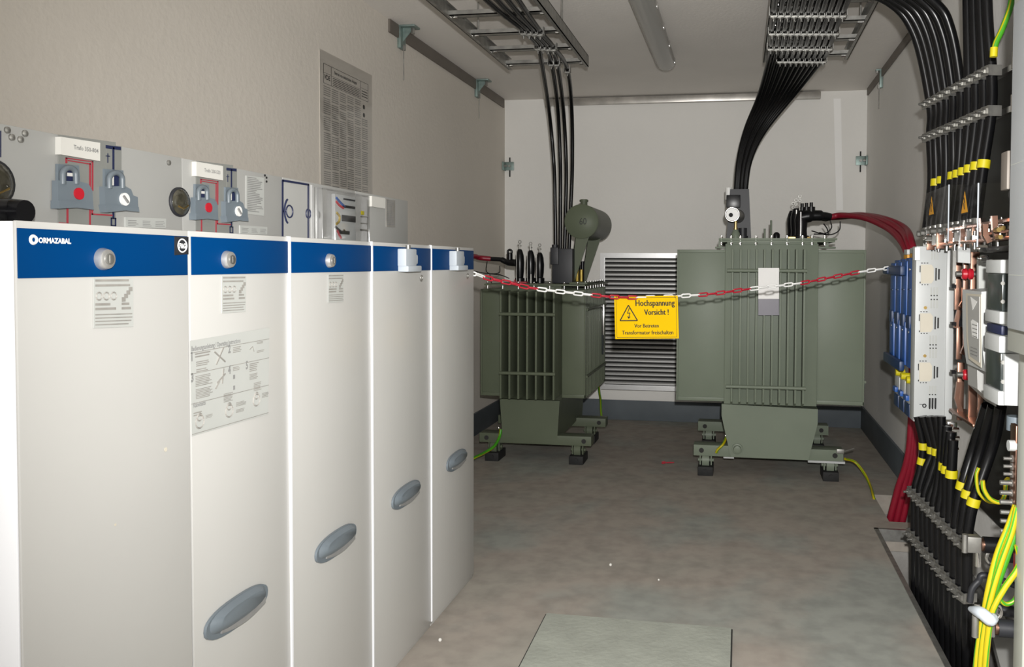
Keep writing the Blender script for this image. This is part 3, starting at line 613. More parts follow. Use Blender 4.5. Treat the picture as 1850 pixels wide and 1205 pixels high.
# right ladder: eleven cables bundled to the right transformer
rows = [(22, 1398, 1522), (55, 1395, 1509), (83, 1392.5, 1498), (106, 1390, 1487)]
bund = [(-1.6, 0), (-.55, 0), (.5, 0), (1.5, 0), (-1.1, .9), (-.05, .9), (1.0, .9), (-1.6, 1.8), (-.55, 1.8), (.5, 1.8), (1.5, 1.8)]
for i in range(11):
    u = i/10; ps = [at(x0+(x1-x0)*u, y, Z=ZK) for (y, x0, x1) in rows]
    p0 = Vector((ps[0].x, 1.2, ZK))
    bx_, by_ = bund[i]; rr = .0135
    e1 = at(1336+bx_*9.0+u*5, 330, Y=4.96+by_*.027); e1.z = 1.50
    drop = [at(1372+70*u, 172-10*u, Y=4.72+.04*by_), at(1347+32*u+by_*2, 235, Y=4.86+.03*by_), at(1334+19*u+by_*1.5, 290, Y=4.93+.027*by_), at(1329.5+16*u+by_*1, 345, Y=4.97+.027*by_), at(1331+15*u, 372, Y=4.98+.027*by_)]
    cable([p0]+ps+drop, rr, 'black power cable number %s from the left in the dense bundle to the right transformer' % ['one', 'two', 'three', 'four', 'five', 'six', 'seven', 'eight', 'nine', 'ten', 'eleven'][i], group='bundled cables to the right transformer')
    for j, p in enumerate(ps):
        if j == 3 and i < 2: continue
        clamp(p, (0, 1, 0), (0, 0, -1), .0385, 'zinc clamp under the right ceiling ladder, %s row towards the back wall' % ['first', 'second', 'third', 'last'][j], 'clamps of the %s row on the right ladder' % ['first', 'second', 'third', 'last'][j])
# ------------------------------------------------------------------ ventilation grille in the back wall
vg = at(1085, 457, Y=YB); vh = at(1224, 705, Y=YB); gx1 = vg.x+.95; gz0, gz1 = vh.z-.005, vg.z
gr = thing('ventilation_grille', ((vg.x+gx1)/2, YB, gz0), 'white framed louvre grille in the back wall between the transformers', 'ventilation grille')
m = MB(); fw = .038
m.box((vg.x, YB-.02, gz0+fw), (vg.x+fw, YB-.0015, gz1-fw)).box((gx1-fw, YB-.02, gz0+fw), (gx1, YB-.0015, gz1-fw)).box((vg.x, YB-.02, gz1-fw), (gx1, YB-.0015, gz1)).box((vg.x, YB-.02, gz0), (gx1, YB-.0015, gz0+fw))
m.box((vg.x+.018, YB-.030, gz0+.02), (vg.x+.034, YB-.0201, gz1-.02)).box((vg.x+.0345, YB-.030, gz0+.012), (gx1-.02, YB-.0201, gz0+.03)).box((vg.x+.0345, YB-.030, gz1-.03), (gx1-.02, YB-.0201, gz1-.012))
m.build('frame', 'alu', gr)
MB().box((vg.x+fw, YB-.005, gz0+fw), (gx1-fw, YB-.001, gz1-fw)).build('dark_backing', 'dark', gr, smooth=False)
m = MB(); n = 28; zz0, zz1 = gz0+fw, gz1-fw
for i in range(n):
    z = zz0+(zz1-zz0)*(i+.15)/n; hh = (zz1-zz0)/n
    m.prism([(vg.x+fw, YB-.020, z), (vg.x+fw, YB-.020, z+hh*.30), (vg.x+fw, YB-.009, z+hh*.56), (vg.x+fw, YB-.009, z+hh*.40)], (gx1-vg.x-2*fw, 0, 0))
m.build('slats', 'louvre', gr, smooth=False)
tag(MB().box((vg.x+.01, YB-.035, .157), (gx1, YB-.001, gz0-.003), .002).build('sill_panel', 'wall'), 'pale painted sill panel under the ventilation grille', 'panel')
# ------------------------------------------------------------------ transformers
def Xp(x, Y, y=600): return at(x, y, Y=Y).x
def Zp(y, Y, x=1390): return at(x, y, Y=Y).z
def transformer(label, Yf, Yb, xt, xl, xr, zt, zb, tank_top, low, fins, fz, rods, beamf, beamb, gauge_w, side_n, loc, fdep=.10, mt='tank'):
    """xt: tank left/right X, xl/xr: outer X of side packs, zt/zb: side pack top/bottom, low: polygon of lower tank"""
    o = thing('transformer', loc, label, 'transformer', 'oil transformers')
    m = MB(); m.box((xt[0], Yf, low[0][1]), (xt[1], Yb, tank_top), .004); m.build('tank', mt, o)
    m = MB(); m.prism([(x, Yf-.012, z) for x, z in low], (0, Yb-Yf+.02, 0)); m.build('lower_tank', mt, o, smooth=False)
    n = len(fins); 
    for i, x in enumerate(fins):
        m = MB(); m.box((x-.0055, Yf-fdep, fz[1]), (x+.0055, Yf-.0005, fz[0]), .002)
        m.prism([(x-.0055, Yf-.014, fz[1]-.03), (x-.0055, Yf-fdep, fz[1]+.004), (x-.0055, Yf-.014, fz[1]+.004)], (.011, 0, 0)); m.build('cooling_fin', mt, o)
    for zr in rods: MB().cyl((fins[0]-.03 if n > 8 else fins[0]-.004, Yf-fdep-.004, zr), (fins[-1]+.012, Yf-fdep-.004, zr), .010, n=12).build('tie_rod', mt, o)
    for sd, xo, xi in ((-1, xl, xt[0]), (1, xr, xt[1])):
        for i in range(side_n):
            y = Yf+.03+(Yb-Yf-.06)*i/(side_n-1); m = MB(); m.box((xi, y-.006, zb), (xo, y+.006, zt), .002)
            if i in (0, side_n-1): m.box((xo-.010, y-.011, zb), (xo, y+.011, zt), .003); m.box((xi, y-.010, zt-.018), (xo, y+.010, zt), .003); m.box((xi, y-.011, zb), (xo, y+.011, zb+.022), .003)
            m.build('cooling_fin', mt, o)
        for zz in (zt-.12, zb+.13): MB().cyl((xo+sd*.004, Yf+.03, zz), (xo+sd*.004, Yb-.03, zz), .008, n=10).build('tie_rod', mt, o)
    for (bx0, bx1, by, bz0, bz1) in (beamf, beamb):
        m = MB(); m.box((bx0, by, bz0), (bx1, by+.10, bz1), .003); bm_ = m.build('chassis_beam', mt, o)
        for x in (bx0+.045, bx1-.045): MB().cyl((x, by-.002, (bz0+bz1)/2), (x, by+.004, (bz0+bz1)/2), .014, n=16).build('fixing_hole', 'dark', bm_)
        cxm = (bx0+bx1)/2
        for s_ in (-1, 1):
            x = cxm+s_*gauge_w/2; wr = .05
            wh = MB().cyl((x-.02, by+.05, .025+wr), (x+.02, by+.05, .025+wr), wr, n=24).build('wheel', mt, o)
            MB().box((x-.035, by+.02, .05), (x-.028, by+.08, bz0+.002)).box((x+.028, by+.02, .05), (x+.035, by+.08, bz0+.002)).cyl((x-.045, by+.05, .075), (x+.045, by+.05, .075), .010, n=10).build('wheel_fork', mt, wh, smooth=False)
            MB().box((x-.043, by-.03, .0005), (x+.043, by+.13, .052), .004).cyl((x, by-.035, .028), (x, by-.029, .028), .012, n=12).build('rubber_pad', 'rubber', o)
    return o
# right transformer (seen square on)
Yf = 4.64
XT = (Xp(1309, Yf), Xp(1477, Yf)); low = [(Xp(1305, Yf), Zp(732, Yf)), (Xp(1305, Yf), Zp(753, Yf)), (Xp(1322, Yf), Zp(821, Yf)), (Xp(1463, Yf), Zp(826, Yf)), (Xp(1479, Yf), Zp(762, Yf)), (Xp(1479, Yf), Zp(736, Yf))]
zlow = min(p[1] for p in low); low = [(p[0], .115 if abs(p[1]-zlow) < .03 else p[1]) for p in low]
fx = [Xp(1322.5+14.45*i, Yf-.10) for i in range(10)]
tr = transformer('large grey-green oil transformer at back right with glare-whitened nameplate and red cables', Yf, 5.62, XT, Xp(1225, Yf), Xp(1564, Yf), Zp(451, Yf), Zp(729, Yf), Zp(440, Yf), low, fx,
    (Zp(450, Yf-.1), Zp(728, Yf-.1)), (Zp(489, Yf-.1), Zp(700, Yf-.1)),
    (at(1253, 800, Y=4.66).x, at(1524, 806, Y=4.66).x, 4.66, .108, .170), (at(1261, 757, Y=5.36).x, at(1497, 768, Y=5.36).x, 5.36, .108, .170), .69, 18, ((XT[0]+XT[1])/2, 5.1, 0))
ZLr = Zp(434, Yf)
m = MB(); xa, xb = Xp(1297, Yf-.06), Xp(1500, Yf-.06)
m.box((xa, Yf-.06, ZLr), (xb+.03, 5.68, ZLr+.010), .002); m.box((XT[0]+.01, Yf-.03, Zp(441, Yf)), (XT[1]-.01, 5.6, ZLr), .001)
lid = m.build('lid', 'tank', tr)
MB().box((xa+.005, Yf-.055, ZLr-.012), (xb+.02, 5.65, ZLr-.001), .002).build('lid_flange', 'tank', lid)
for x in (1302, 1319.5, 1336, 1364, 1392, 1420, 1448, 1465, 1488):
    X = Xp(x, Yf-.045); MB().cyl((X, Yf-.045, ZLr-.028), (X, Yf-.045, ZLr+.024), .0045, n=8).cyl((X, Yf-.045, ZLr+.011), (X, Yf-.045, ZLr+.019), .0085, n=6).cyl((X, Yf-.045, ZLr-.014), (X, Yf-.045, ZLr-.022), .0085, n=6).build('bolt', 'chrome', lid)
for x0, x1 in ((1290, 1309), (1477, 1510)):
    A = Xp(x0, Yf), Xp(x1, Yf); MB().box((A[0], Yf+.05, ZLr-.045), (A[1], Yf+.11, ZLr-.035), .002).box(((A[0]+A[1])/2-.01, Yf+.06, ZLr-.04), ((A[0]+A[1])/2+.01, Yf+.07, ZLr)).build('lifting_lug', 'tank', lid)
# nameplate in front of the fins; bright reflection painted white above, dull grey below
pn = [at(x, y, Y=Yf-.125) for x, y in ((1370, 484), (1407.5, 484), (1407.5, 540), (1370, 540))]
MB().prism(pn, (0, .006, 0)).build('nameplate', 'filler', tr, smooth=False, label='upper part of nameplate with reflected glare painted white')
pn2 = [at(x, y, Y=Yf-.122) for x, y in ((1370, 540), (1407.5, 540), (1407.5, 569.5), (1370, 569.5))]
MB().prism(pn2, (0, .006, 0)).build('nameplate', 'plate2', tr, smooth=False, label='lower part of nameplate painted dull grey below the reflected glare')
# drain valve, white edge plates
c = at(1332, 811, Y=Yf-.02); MB().lathe((c.x, Yf-.012, c.z), (0, -1, 0), [(0, .030), (.012, .030), (.014, .022), (.03, .020), (.032, .012)]).build('drain_valve', 'tank', tr)
MB().box((at(1460, 827, Y=4.65).x, 4.655, .096), (at(1527, 827, Y=4.65).x, 4.75, .108)).box((at(1307, 820, Y=4.65).x, 4.655, .100), (at(1326, 820, Y=4.65).x, 4.70, .108)).build('edge_plate', 'lv', tr)
# low-voltage box with cables, thermometer, relief valve
xb0, xb1 = Xp(1314, 4.97), Xp(1354, 4.97); Yc = 4.90
lvb = MB(); lvb.add([(xb0-.01, Yc, ZLr+.011), (xb1+.004, Yc, ZLr+.011), (xb1+.004, Yc+.2, ZLr+.011), (xb0-.01, Yc+.2, ZLr+.011), (xb0+.01, Yc, Zp(341, Yc)), (xb1-.012, Yc, Zp(341, Yc)), (xb1-.012, Yc+.16, Zp(341, Yc)), (xb0+.01, Yc+.16, Zp(341, Yc))], [(0, 1, 2, 3), (4, 5, 6, 7), (0, 1, 5, 4), (1, 2, 6, 5), (2, 3, 7, 6), (3, 0, 4, 7)])
lvb.build('terminal_box', 'blackgrey', tr, smooth=False)
c = at(1316, 347, Y=Yc-.01); MB().cyl((c.x, Yc+.02, Zp(360, Yc)), (c.x, Yc+.02, Zp(338, Yc)), .018, n=20).build('white_cap', 'cwhite', tr)
MB().box((xb0-.012, Yc-.02, Zp(375, Yc)), (xb0+.07, Yc, Zp(352, Yc)), .004).build('terminal_box_latch', 'black', tr)
c = at(1323, 387.5, Y=4.72)
g = MB().cyl((c.x, 4.725, c.z), (c.x+.03, 4.90, c.z), .041, n=28).build('thermometer', 'zinc', tr)
MB().cyl((c.x, 4.718, c.z), (c.x, 4.724, c.z), .035, n=28).build('dial', 'cwhite', g); MB().cyl((c.x-.008, 4.712, c.z-.003), (c.x-.008, 4.717, c.z-.003), .012, n=14).build('pointer_cap', 'ink', g)
MB().torus((c.x, 4.72, c.z), (0, 1, 0), .039, .005, 28, 8).build('bezel', 'chrome', g)
MB().cyl((c.x+.02, 4.77, ZLr+.06), (c.x+.02, 4.77, c.z-.03), .009, n=12).cyl((c.x+.02, 4.77, ZLr+.055), (c.x+.02, 4.77, ZLr+.075), .013, n=8).build('stem', 'brass', tr)
MB().lathe((c.x+.02, 4.77, ZLr+.01), (0, 0, 1), [(0, .024), (.03, .026), (.045, .018), (.055, .014)]).build('oil_pocket', 'tank', tr)
MB().cyl((c.x+.06, 4.80, ZLr+.01), (c.x+.06, 4.80, ZLr+.075), .024, n=18).cyl((c.x+.06, 4.80, ZLr+.02), (c.x+.06, 4.80, ZLr+.03), .03, n=18).build('relay_body', 'blackgrey', tr)
for (x, y0_, r_) in ((1379.5, 413, .006), (1391, 398, .006)): X = Xp(x, 4.9); MB().cyl((X, 4.9, ZLr+.01), (X, 4.9, Zp(y0_, 4.9)), r_, n=8).build('stud', 'tank', tr)
X = Xp(1401, 4.9); MB().lathe((X, 4.9, ZLr+.01), (0, 0, 1), [(0, .018), (.03, .02), (.04, .014), (.045, .006)]).build('filler_cap', 'black', tr)
def bushing_set(parent, pts, elbow_dir, rings):
    pass
# high-voltage elbows of the right transformer
for i, (x, ytop, Y) in enumerate(((1445, 384, 4.80), (1437, 380, 4.97), (1430, 384, 5.14))):
    X = Xp(x, Y); zt_ = Zp(ytop, Y)
    eb = MB().lathe((X, Y, ZLr+.01), (0, 0, 1), [(0, .045), (.02, .045), (.022, .034), (.05, .032), (.10, .036), (zt_-ZLr-.05, .036), (zt_-ZLr-.02, .028), (zt_-ZLr, .02)]).build('cable_elbow', 'black', tr)
    ex = at(1500, 392, Y=Y+.02) if i == 0 else at(1500-3*i, 392+i, Y=Y+.02); zz = Zp(390, Y)
    MB().tube(spline([(X, Y, zz-.01), (X+.06, Y, zz), (X+.12, Y+.005, zz-.0), (ex.x, ex.y, ex.z)], 6), [.036]*6+[.030]*6+[.022]*7, 14).build('elbow_arm', 'black', eb)
    MB().cyl((X+.055, Y, zz+.02), (X+.055, Y, zz+.075), .010, n=10).cyl((X+.055, Y, zz+.02), (X+.055, Y, zz+.05), .022, n=12).build('test_cap', 'black', eb)
    MB().cyl((X-.005, Y-.038, ZLr+.02), (X-.005, Y-.038, zt_), .005, n=10).build('earthing_rod', 'chrome', eb)
    rx = [1445, 1438, 1433][i]; ry = [355, 362, 368][i]; rc = at(rx, ry, Y=Y)
    MB().torus(rc, (0, 1, 0), .0085, .0025, 16, 6).torus(rc-Vector((0, 0, .022)), (0, 1, 0), .007, .0022, 16, 6).cyl(rc-Vector((0, 0, .03)), (rc.x, rc.y, zt_-.01), .004, n=8).build('eye_bolt', 'zinc', eb)
MB().box((Xp(1420, 4.8), 4.77, ZLr+.012), (Xp(1465, 4.8), 4.84, ZLr+.024), .002).build('bushing_clamp', 'brass', tr)
# red high-voltage cables: right transformer to the low-voltage board side
for i in range(3):
    Y0 = 4.82+.17*i
    pts = [at(1499-3*i, 392+i, Y=Y0), at(1520, 389+1.5*i, Y=Y0-.02), at(1560, [393, 389, 389][i], Y=4.6+.1*i), at(1600, [410, 400, 396][i], Y=4.35+.05*i), at(1622+6*i, [428, 418, 412][i], Y=4.16+.04*i), at(1636+5*i, [450, 440, 434][i], Y=4.02), at(1643+5*i, 480, Y=3.95), at(1648+4*i, 600, Y=3.9), at([1644, 1649, 1654][i], 800, Y=3.97), at([1622, 1632, 1642][i], 885, Y=4.03), at([1607, 1619, 1630][i], 942, Y=4.06), at([1593, 1607, 1618][i], 990, Y=4.08), at([1575, 1590, 1602][i], 1060, Y=4.10)]
    o = cable(pts, .0165, ['lowest', 'middle', 'uppermost'][i]+' of three red high-voltage cables arching from right transformer down into the floor opening', group='red cables of the right transformer', mt='redcable', name='high_voltage_cable')
    j = at(1502-3*i, 391.5+i, Y=Y0); MB
    tgt = at(1517-2*i, 389.5+i, Y=Y0-.02)
    if i == 0:
        MB().cyl(tgt, tgt+Vector((.02, 0, .0)), .0185, n=14).build('yellow_marker', 'gold', None) if 0 else None
# thin earthing leads under the elbows
for i, pp in enumerate(([(1500, 398), (1502, 412), (1490, 422), (1470, 423)], [(1518, 400), (1516, 416), (1500, 424), (1480, 420)], [(1488, 404), (1495, 415), (1493, 424), (1466, 417)])):
    tag(MB().tube(spline([at(x, y, Y=4.80+.05*i) for x, y in pp], 8), .0035, 6).build('earthing_lead', 'cable'), ['thin black lead hanging first under the red cable ends', 'outermost thin black lead looping under the red cable ends', 'inner thin black lead curling over the right transformer lid'][i], 'lead', 'thin leads on the right transformer')
# left transformer (partly hidden by the cabinets)
Yl = 4.79; P_ = lambda x: Xp(x, Yl)
ZLl = Zp(516, Yl, 980); zb_l = Zp(791, Yl, 960); low = [(P_(904), Zp(722, Yl, 960)), (P_(909), zb_l), (P_(1008), zb_l), (P_(1012), Zp(722, Yl, 960))]
fx = [Xp(904+16.0*i, Yl-.20) for i in range(7)]
XRo = Xp(1058, Yl+.03)
Ybk = at(1093, 620, X=XRo).y
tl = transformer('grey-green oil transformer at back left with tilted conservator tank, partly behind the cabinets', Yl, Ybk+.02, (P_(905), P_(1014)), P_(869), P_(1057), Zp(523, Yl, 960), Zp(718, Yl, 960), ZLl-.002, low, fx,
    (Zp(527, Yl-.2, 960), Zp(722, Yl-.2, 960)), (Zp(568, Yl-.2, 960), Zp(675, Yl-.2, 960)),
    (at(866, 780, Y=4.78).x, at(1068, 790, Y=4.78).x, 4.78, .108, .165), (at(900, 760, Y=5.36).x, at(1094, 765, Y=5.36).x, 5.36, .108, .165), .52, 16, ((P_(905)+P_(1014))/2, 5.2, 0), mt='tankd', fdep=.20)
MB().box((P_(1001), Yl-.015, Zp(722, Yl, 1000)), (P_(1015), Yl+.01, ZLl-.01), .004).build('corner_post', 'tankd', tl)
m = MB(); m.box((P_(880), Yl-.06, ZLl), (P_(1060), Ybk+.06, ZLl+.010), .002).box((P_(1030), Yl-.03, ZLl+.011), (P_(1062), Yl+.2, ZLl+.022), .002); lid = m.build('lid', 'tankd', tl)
for x in (885, 912, 940, 968, 996, 1022, 1046): X = P_(x); MB().cyl((X, Yl-.045, ZLl-.02), (X, Yl-.045, ZLl+.022), .0045, n=8).cyl((X, Yl-.045, ZLl+.010), (X, Yl-.045, ZLl+.018), .0085, n=6).build('bolt', 'chrome', lid)
for i in range(8): 
    y = Yl+.02+i*.09; MB().cyl((P_(1060)-.014, y, ZLl-.02), (P_(1060)-.014, y, ZLl+.026), .0045, n=8).cyl((P_(1060)-.014, y, ZLl+.010), (P_(1060)-.014, y, ZLl+.02), .0085, n=6).build('bolt', 'chrome', lid)
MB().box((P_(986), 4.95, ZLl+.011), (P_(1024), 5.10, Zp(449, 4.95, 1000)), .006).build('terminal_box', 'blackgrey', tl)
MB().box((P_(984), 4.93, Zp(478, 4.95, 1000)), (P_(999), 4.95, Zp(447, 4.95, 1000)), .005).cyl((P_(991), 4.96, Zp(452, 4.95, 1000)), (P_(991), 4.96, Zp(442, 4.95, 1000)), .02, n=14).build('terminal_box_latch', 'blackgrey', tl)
for i, (x, yt, yr) in enumerate(((939, 453, 437), (958.5, 455, 440), (975, 459, 443))):
    Y = 4.95+.05*i; X = Xp(x, Y); zt_ = Zp(yt, Y, 950); h = zt_-ZLl
    eb = MB().lathe((X, Y, ZLl+.01), (0, 0, 1), [(0, .03), (.03, .030), (.035, .022), (h*.35, .026), (h*.6, .028), (h*.82, .024), (h*.95, .016), (h, .010)]).build('cable_elbow', 'black', tl)
    MB().cyl((X-.014, Y-.026, ZLl+.02), (X-.014, Y-.026, zt_), .0025, n=8).build('earthing_rod', 'zinc', eb)
    rc = at(x, yr, Y=Y); MB().torus(rc, (0, 1, 0), .0085, .0025, 16, 6).cyl(rc-Vector((0, 0, .01)), (rc.x, rc.y, zt_-.01), .004, n=8).cyl(rc-Vector((.012, 0, .025)), rc-Vector((-.012, 0, .025)), .003, n=6).build('eye_bolt', 'zinc', eb)
m = MB(); m.tube(spline([at(885, 467.5, Y=4.98), at(905, 469, Y=4.98), at(915, 473, Y=4.98), at(932, 475, Y=4.97)], 6), [.014]*7+[.018]*6+[.022]*6, 14); el = m.build('elbow_arm', 'black', tl)
c = at(921, 455, Y=4.98); MB().torus(c, (0, 1, 0), .013, .007, 18, 8).cyl(c-Vector((0, 0, .01)), c-Vector((0, 0, .05)), .018, n=14).build('lifting_eye', 'black', el)
for i, (x, y_) in enumerate(((910, 505), (918, 508))): pass
MB().box((Xp(925, 4.95), 4.92, ZLl+.011), (Xp(953, 4.95), 4.99, ZLl+.02)).box((Xp(930, 4.95), 4.93, ZLl+.022), (Xp(945, 4.95), 4.94, ZLl+.032)).build('bushing_clamp', 'redline', tl)
MB().cyl((Xp(959, 4.93), 4.93, ZLl+.01), (Xp(959, 4.93), 4.93, Zp(495, 4.93, 950)), .006, n=8).build('stud', 'zinc', tl)
m = MB()
for i, x in enumerate((1027, 1034, 1042.5, 1050)): X = Xp(x, 5.05); m.cyl((X, 5.05, ZLl+.022), (X, 5.05, Zp(487, 5.05, 1040)), .010, n=10)
m.build('yellow_bushing', 'gold', tl)
for i, x in enumerate((1029, 1036, 1045, 1052)): X = Xp(x, 5.1); MB().cyl((X, 5.1, ZLl+.022), (X, 5.1, Zp(472, 5.1, 1040)), .0115, n=10).build('low_voltage_terminal', 'black', tl)
# conservator
c0 = at(1050, 400, Y=5.0); r0 = (at(1081, 400, Y=5.0).x-at(1019.5, 400, Y=5.0).x)/2; L_ = .55
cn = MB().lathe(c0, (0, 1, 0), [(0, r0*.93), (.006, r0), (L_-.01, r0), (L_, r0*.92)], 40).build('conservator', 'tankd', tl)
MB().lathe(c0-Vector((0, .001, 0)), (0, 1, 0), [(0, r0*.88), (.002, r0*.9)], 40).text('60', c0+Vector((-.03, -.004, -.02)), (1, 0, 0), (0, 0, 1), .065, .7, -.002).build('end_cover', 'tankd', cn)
MB().text('60', c0+Vector((-.012, -.0055, -.02)), (1, 0, 0), (0, 0, 1), .06, .8, 0).build('stamped_number', 'backplate', cn, smooth=False)
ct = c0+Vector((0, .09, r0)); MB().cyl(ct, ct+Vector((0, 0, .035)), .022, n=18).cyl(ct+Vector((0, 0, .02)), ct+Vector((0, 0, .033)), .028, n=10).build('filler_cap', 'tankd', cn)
z0_ = ZLl+.011; cb = c0.z-r0*.75
for (xa_, xb_, Y) in ((1028, 1046, 5.02), (1050, 1066, 5.40)):
    A_, B_ = Xp(xa_, Y), Xp(xb_ if Y < 5.2 else xb_+2, Y)
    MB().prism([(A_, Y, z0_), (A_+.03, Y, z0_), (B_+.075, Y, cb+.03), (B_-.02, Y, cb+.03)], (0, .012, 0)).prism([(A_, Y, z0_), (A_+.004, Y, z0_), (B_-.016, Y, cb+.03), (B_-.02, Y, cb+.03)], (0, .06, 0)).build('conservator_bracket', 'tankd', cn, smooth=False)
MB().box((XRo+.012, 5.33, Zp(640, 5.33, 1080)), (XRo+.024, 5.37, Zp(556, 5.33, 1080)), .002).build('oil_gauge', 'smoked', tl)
MB().box((XRo+.012, 5.325, Zp(605, 5.33, 1080)), (XRo+.028, 5.335, Zp(550, 5.33, 1080)), .001).build('gauge_edge', 'chrome', tl)
# red cable and leads of the left transformer, behind the cabinets
tag(MB().tube(spline([(-1.75, 4.3, 1.22), at(850, 463, Y=4.85), at(865, 465.5, Y=4.95), at(886, 467.5, Y=4.98)], 8), .0155, 12).build('high_voltage_cable', 'redcable'), 'single red high-voltage cable reaching the left transformer from behind the cabinets', 'cable')
for i, pp in enumerate(([(880, 472), (880, 492), (905, 497), (920, 503)], [(903, 480), (901, 493), (880, 494), (857, 490)], [(885, 495), (887, 508), (890, 513), (900, 512)])):
    tag(MB().tube(spline([at(x, y, Y=4.93) for x, y in pp], 8), .003, 6).build('earthing_lead', 'cable'), ['thin black lead hanging straight from the red cable end', 'thin black lead running left behind the last cabinet', 'short thin lead at the edge of left transformer lid'][i], 'lead', 'thin leads on the left transformer')
# earth wires
EC = [0, 0, 0, 0, 1, 1, 0, 1]
def earth(pts, r, label, group=None, n=12, tw=.03, st=(0, 0, 0, 1), thingname='earth_wire'):
    if len(st) == 8: st = (0, 0, 0, 1) if sum(st) < 4 else ((0, 1, 1) if sum(st) < 6 else (1, 1, 1, 1, 1, 0))
    return tag(MB().tube(spline(pts, 12), r, n, 0, twist=tw, stripes=list(st)).build(thingname, ['eyellow', 'egreen']), label, 'earth wire', group)
earth([at(905, 776, Y=4.78), at(902, 790, Y=4.76), at(893, 806, Y=4.70), at(875, 818, Y=4.62), at(855, 828, Y=4.5), at(830, 840, Y=4.4)], .009, 'yellow and green earth wire from the left transformer chassis towards the cabinets', st=(1, 0, 1, 1, 0, 1, 1, 1))
c = at(901, 773, Y=4.77); MB().sphere(c, .011).build('bolt', 'chrome', tl)
earth([at(1312, 791, Y=4.70), at(1306, 803, Y=4.65), at(1297, 812, Y=4.645), at(1294, 818, Y=4.65)], .008, 'short yellow and green earth wire beside the tapered tank of the right transformer', st=(0, 0, 1, 0, 0, 0, 0, 1))
c = at(1311, 787, Y=4.70); MB().sphere(c, .010).build('bolt', 'chrome', tr)
earth([at(1526, 829, Y=4.66), at(1545, 835, Z=.10), at(1562, 856, Z=.05), at(1572, 877, Z=.015), at(1578, 897, Z=.008), at(1585, 925, Z=-.06)], .0075, 'yellow and green earth wire from right transformer running to the floor opening')
earth([at(1082, 698, Y=5.9), at(1083, 710, Y=5.95), at(1085, 722, Y=6.0), (at(1085, 722, Y=6.0).x, 6.02, .1), (at(1085, 722, Y=6.0).x+.01, 6.02, .006)], .008, 'short green and yellow earth wire behind the left transformer below the grille', st=(0, 1, 1, 0, 1, 1, 0, 1))
c = at(1518, 815, Y=4.655); MB().box(c+Vector((-.02, 0, -.012)), c+Vector((.02, -.012, .012)), .002).tube([c+Vector((.02, -.005, 0)), c+Vector((.075, -.01, .02))], .004, 6).build('earth_terminal', 'zinc', tr)
# ------------------------------------------------------------------ red and white chain with the warning sign
cpx = [(857, 495, 3.02), (880, 502, 3.06), (925, 512, 3.12), (968, 521.5, 3.17), (1060, 532, 3.26), (1110, 536.5, 3.30), (1165, 537.5, 3.34), (1225, 535, 3.38), (1285, 531, 3.43), (1347, 523, 3.48), (1400, 517, 3.52), (1450, 511, 3.56), (1500, 501.5, 3.60), (1550, 492, 3.63), (1608, 484, 3.67)]
path = [Vector((-1.10, 2.985, 1.168))]+[at(x, y, Y=Y) for x, y, Y in cpx]
P_ = spline(path, 30); pitch = .0375
ch = thing('barrier_chain', at(1165, 537, Y=3.34), 'red and white plastic barrier chain hanging across the room in front of the transformers', 'chain')
acc = 0; nxt = pitch*.5; k = 0; tot = 0
def colr(px):
    for lim, cc in ((881, 'cwhite'), (968, 'cred'), (1061, 'cwhite'), (1153, 'cred'), (1256, 'cwhite'), (1349, 'cred'), (1452, 'cwhite'), (1546, 'cred')):
        if px < lim: return cc
    return 'cwhite'
def topx(v):
    v = v-Vector((0, 0, EYE)); c = (v.dot(Vector((dx.x, dz.x, up.x))), v.dot(Vector((dx.y, dz.y, up.y))), v.dot(Vector((dx.z, dz.z, up.z)))); return PX+F*c[0]/c[2]
def link(c, ax, flat, L=.047, Wd=.0205, r=.0032):
    ax = ax.normalized(); sd = Vector((0, 0, 1)); sd = (sd-sd.dot(ax)*ax).normalized(); ot = ax.cross(sd).normalized()
    if not flat: sd = (ot*.97+sd*.25).normalized()
    else: sd = (sd*.94+ot*.34).normalized()
    pts = []; h = Wd/2-r; l = L/2-Wd/2; 
    for i in range(7): a = -math.pi/2+math.pi*i/6; pts.append(c+ax*(l+h*math.cos(a))+sd*h*math.sin(a))
    for i in range(7): a = math.pi/2+math.pi*i/6; pts.append(c+ax*(-l+h*math.cos(a))+sd*h*math.sin(a))
    pts.append(pts[0]); mb = MB(); mb.tube(pts+[pts[1]], r, 7, cap=False); return mb
for i in range(1, len(P_)):
    seg = (P_[i]-P_[i-1]).length
    while acc+seg >= nxt:
        c = P_[i-1].lerp(P_[i], (nxt-acc)/seg); link(c, P_[i]-P_[i-1], k % 2 == 0).build('link', colr(topx(c)), ch, angle=60); k += 1; nxt += pitch
    acc += seg
MB().tube([(-1.06, 2.977, 1.172), (-1.09, 3.0, 1.172), (-1.105, 3.0, 1.162)], .004, 6).build('hook', 'zinc', ch)
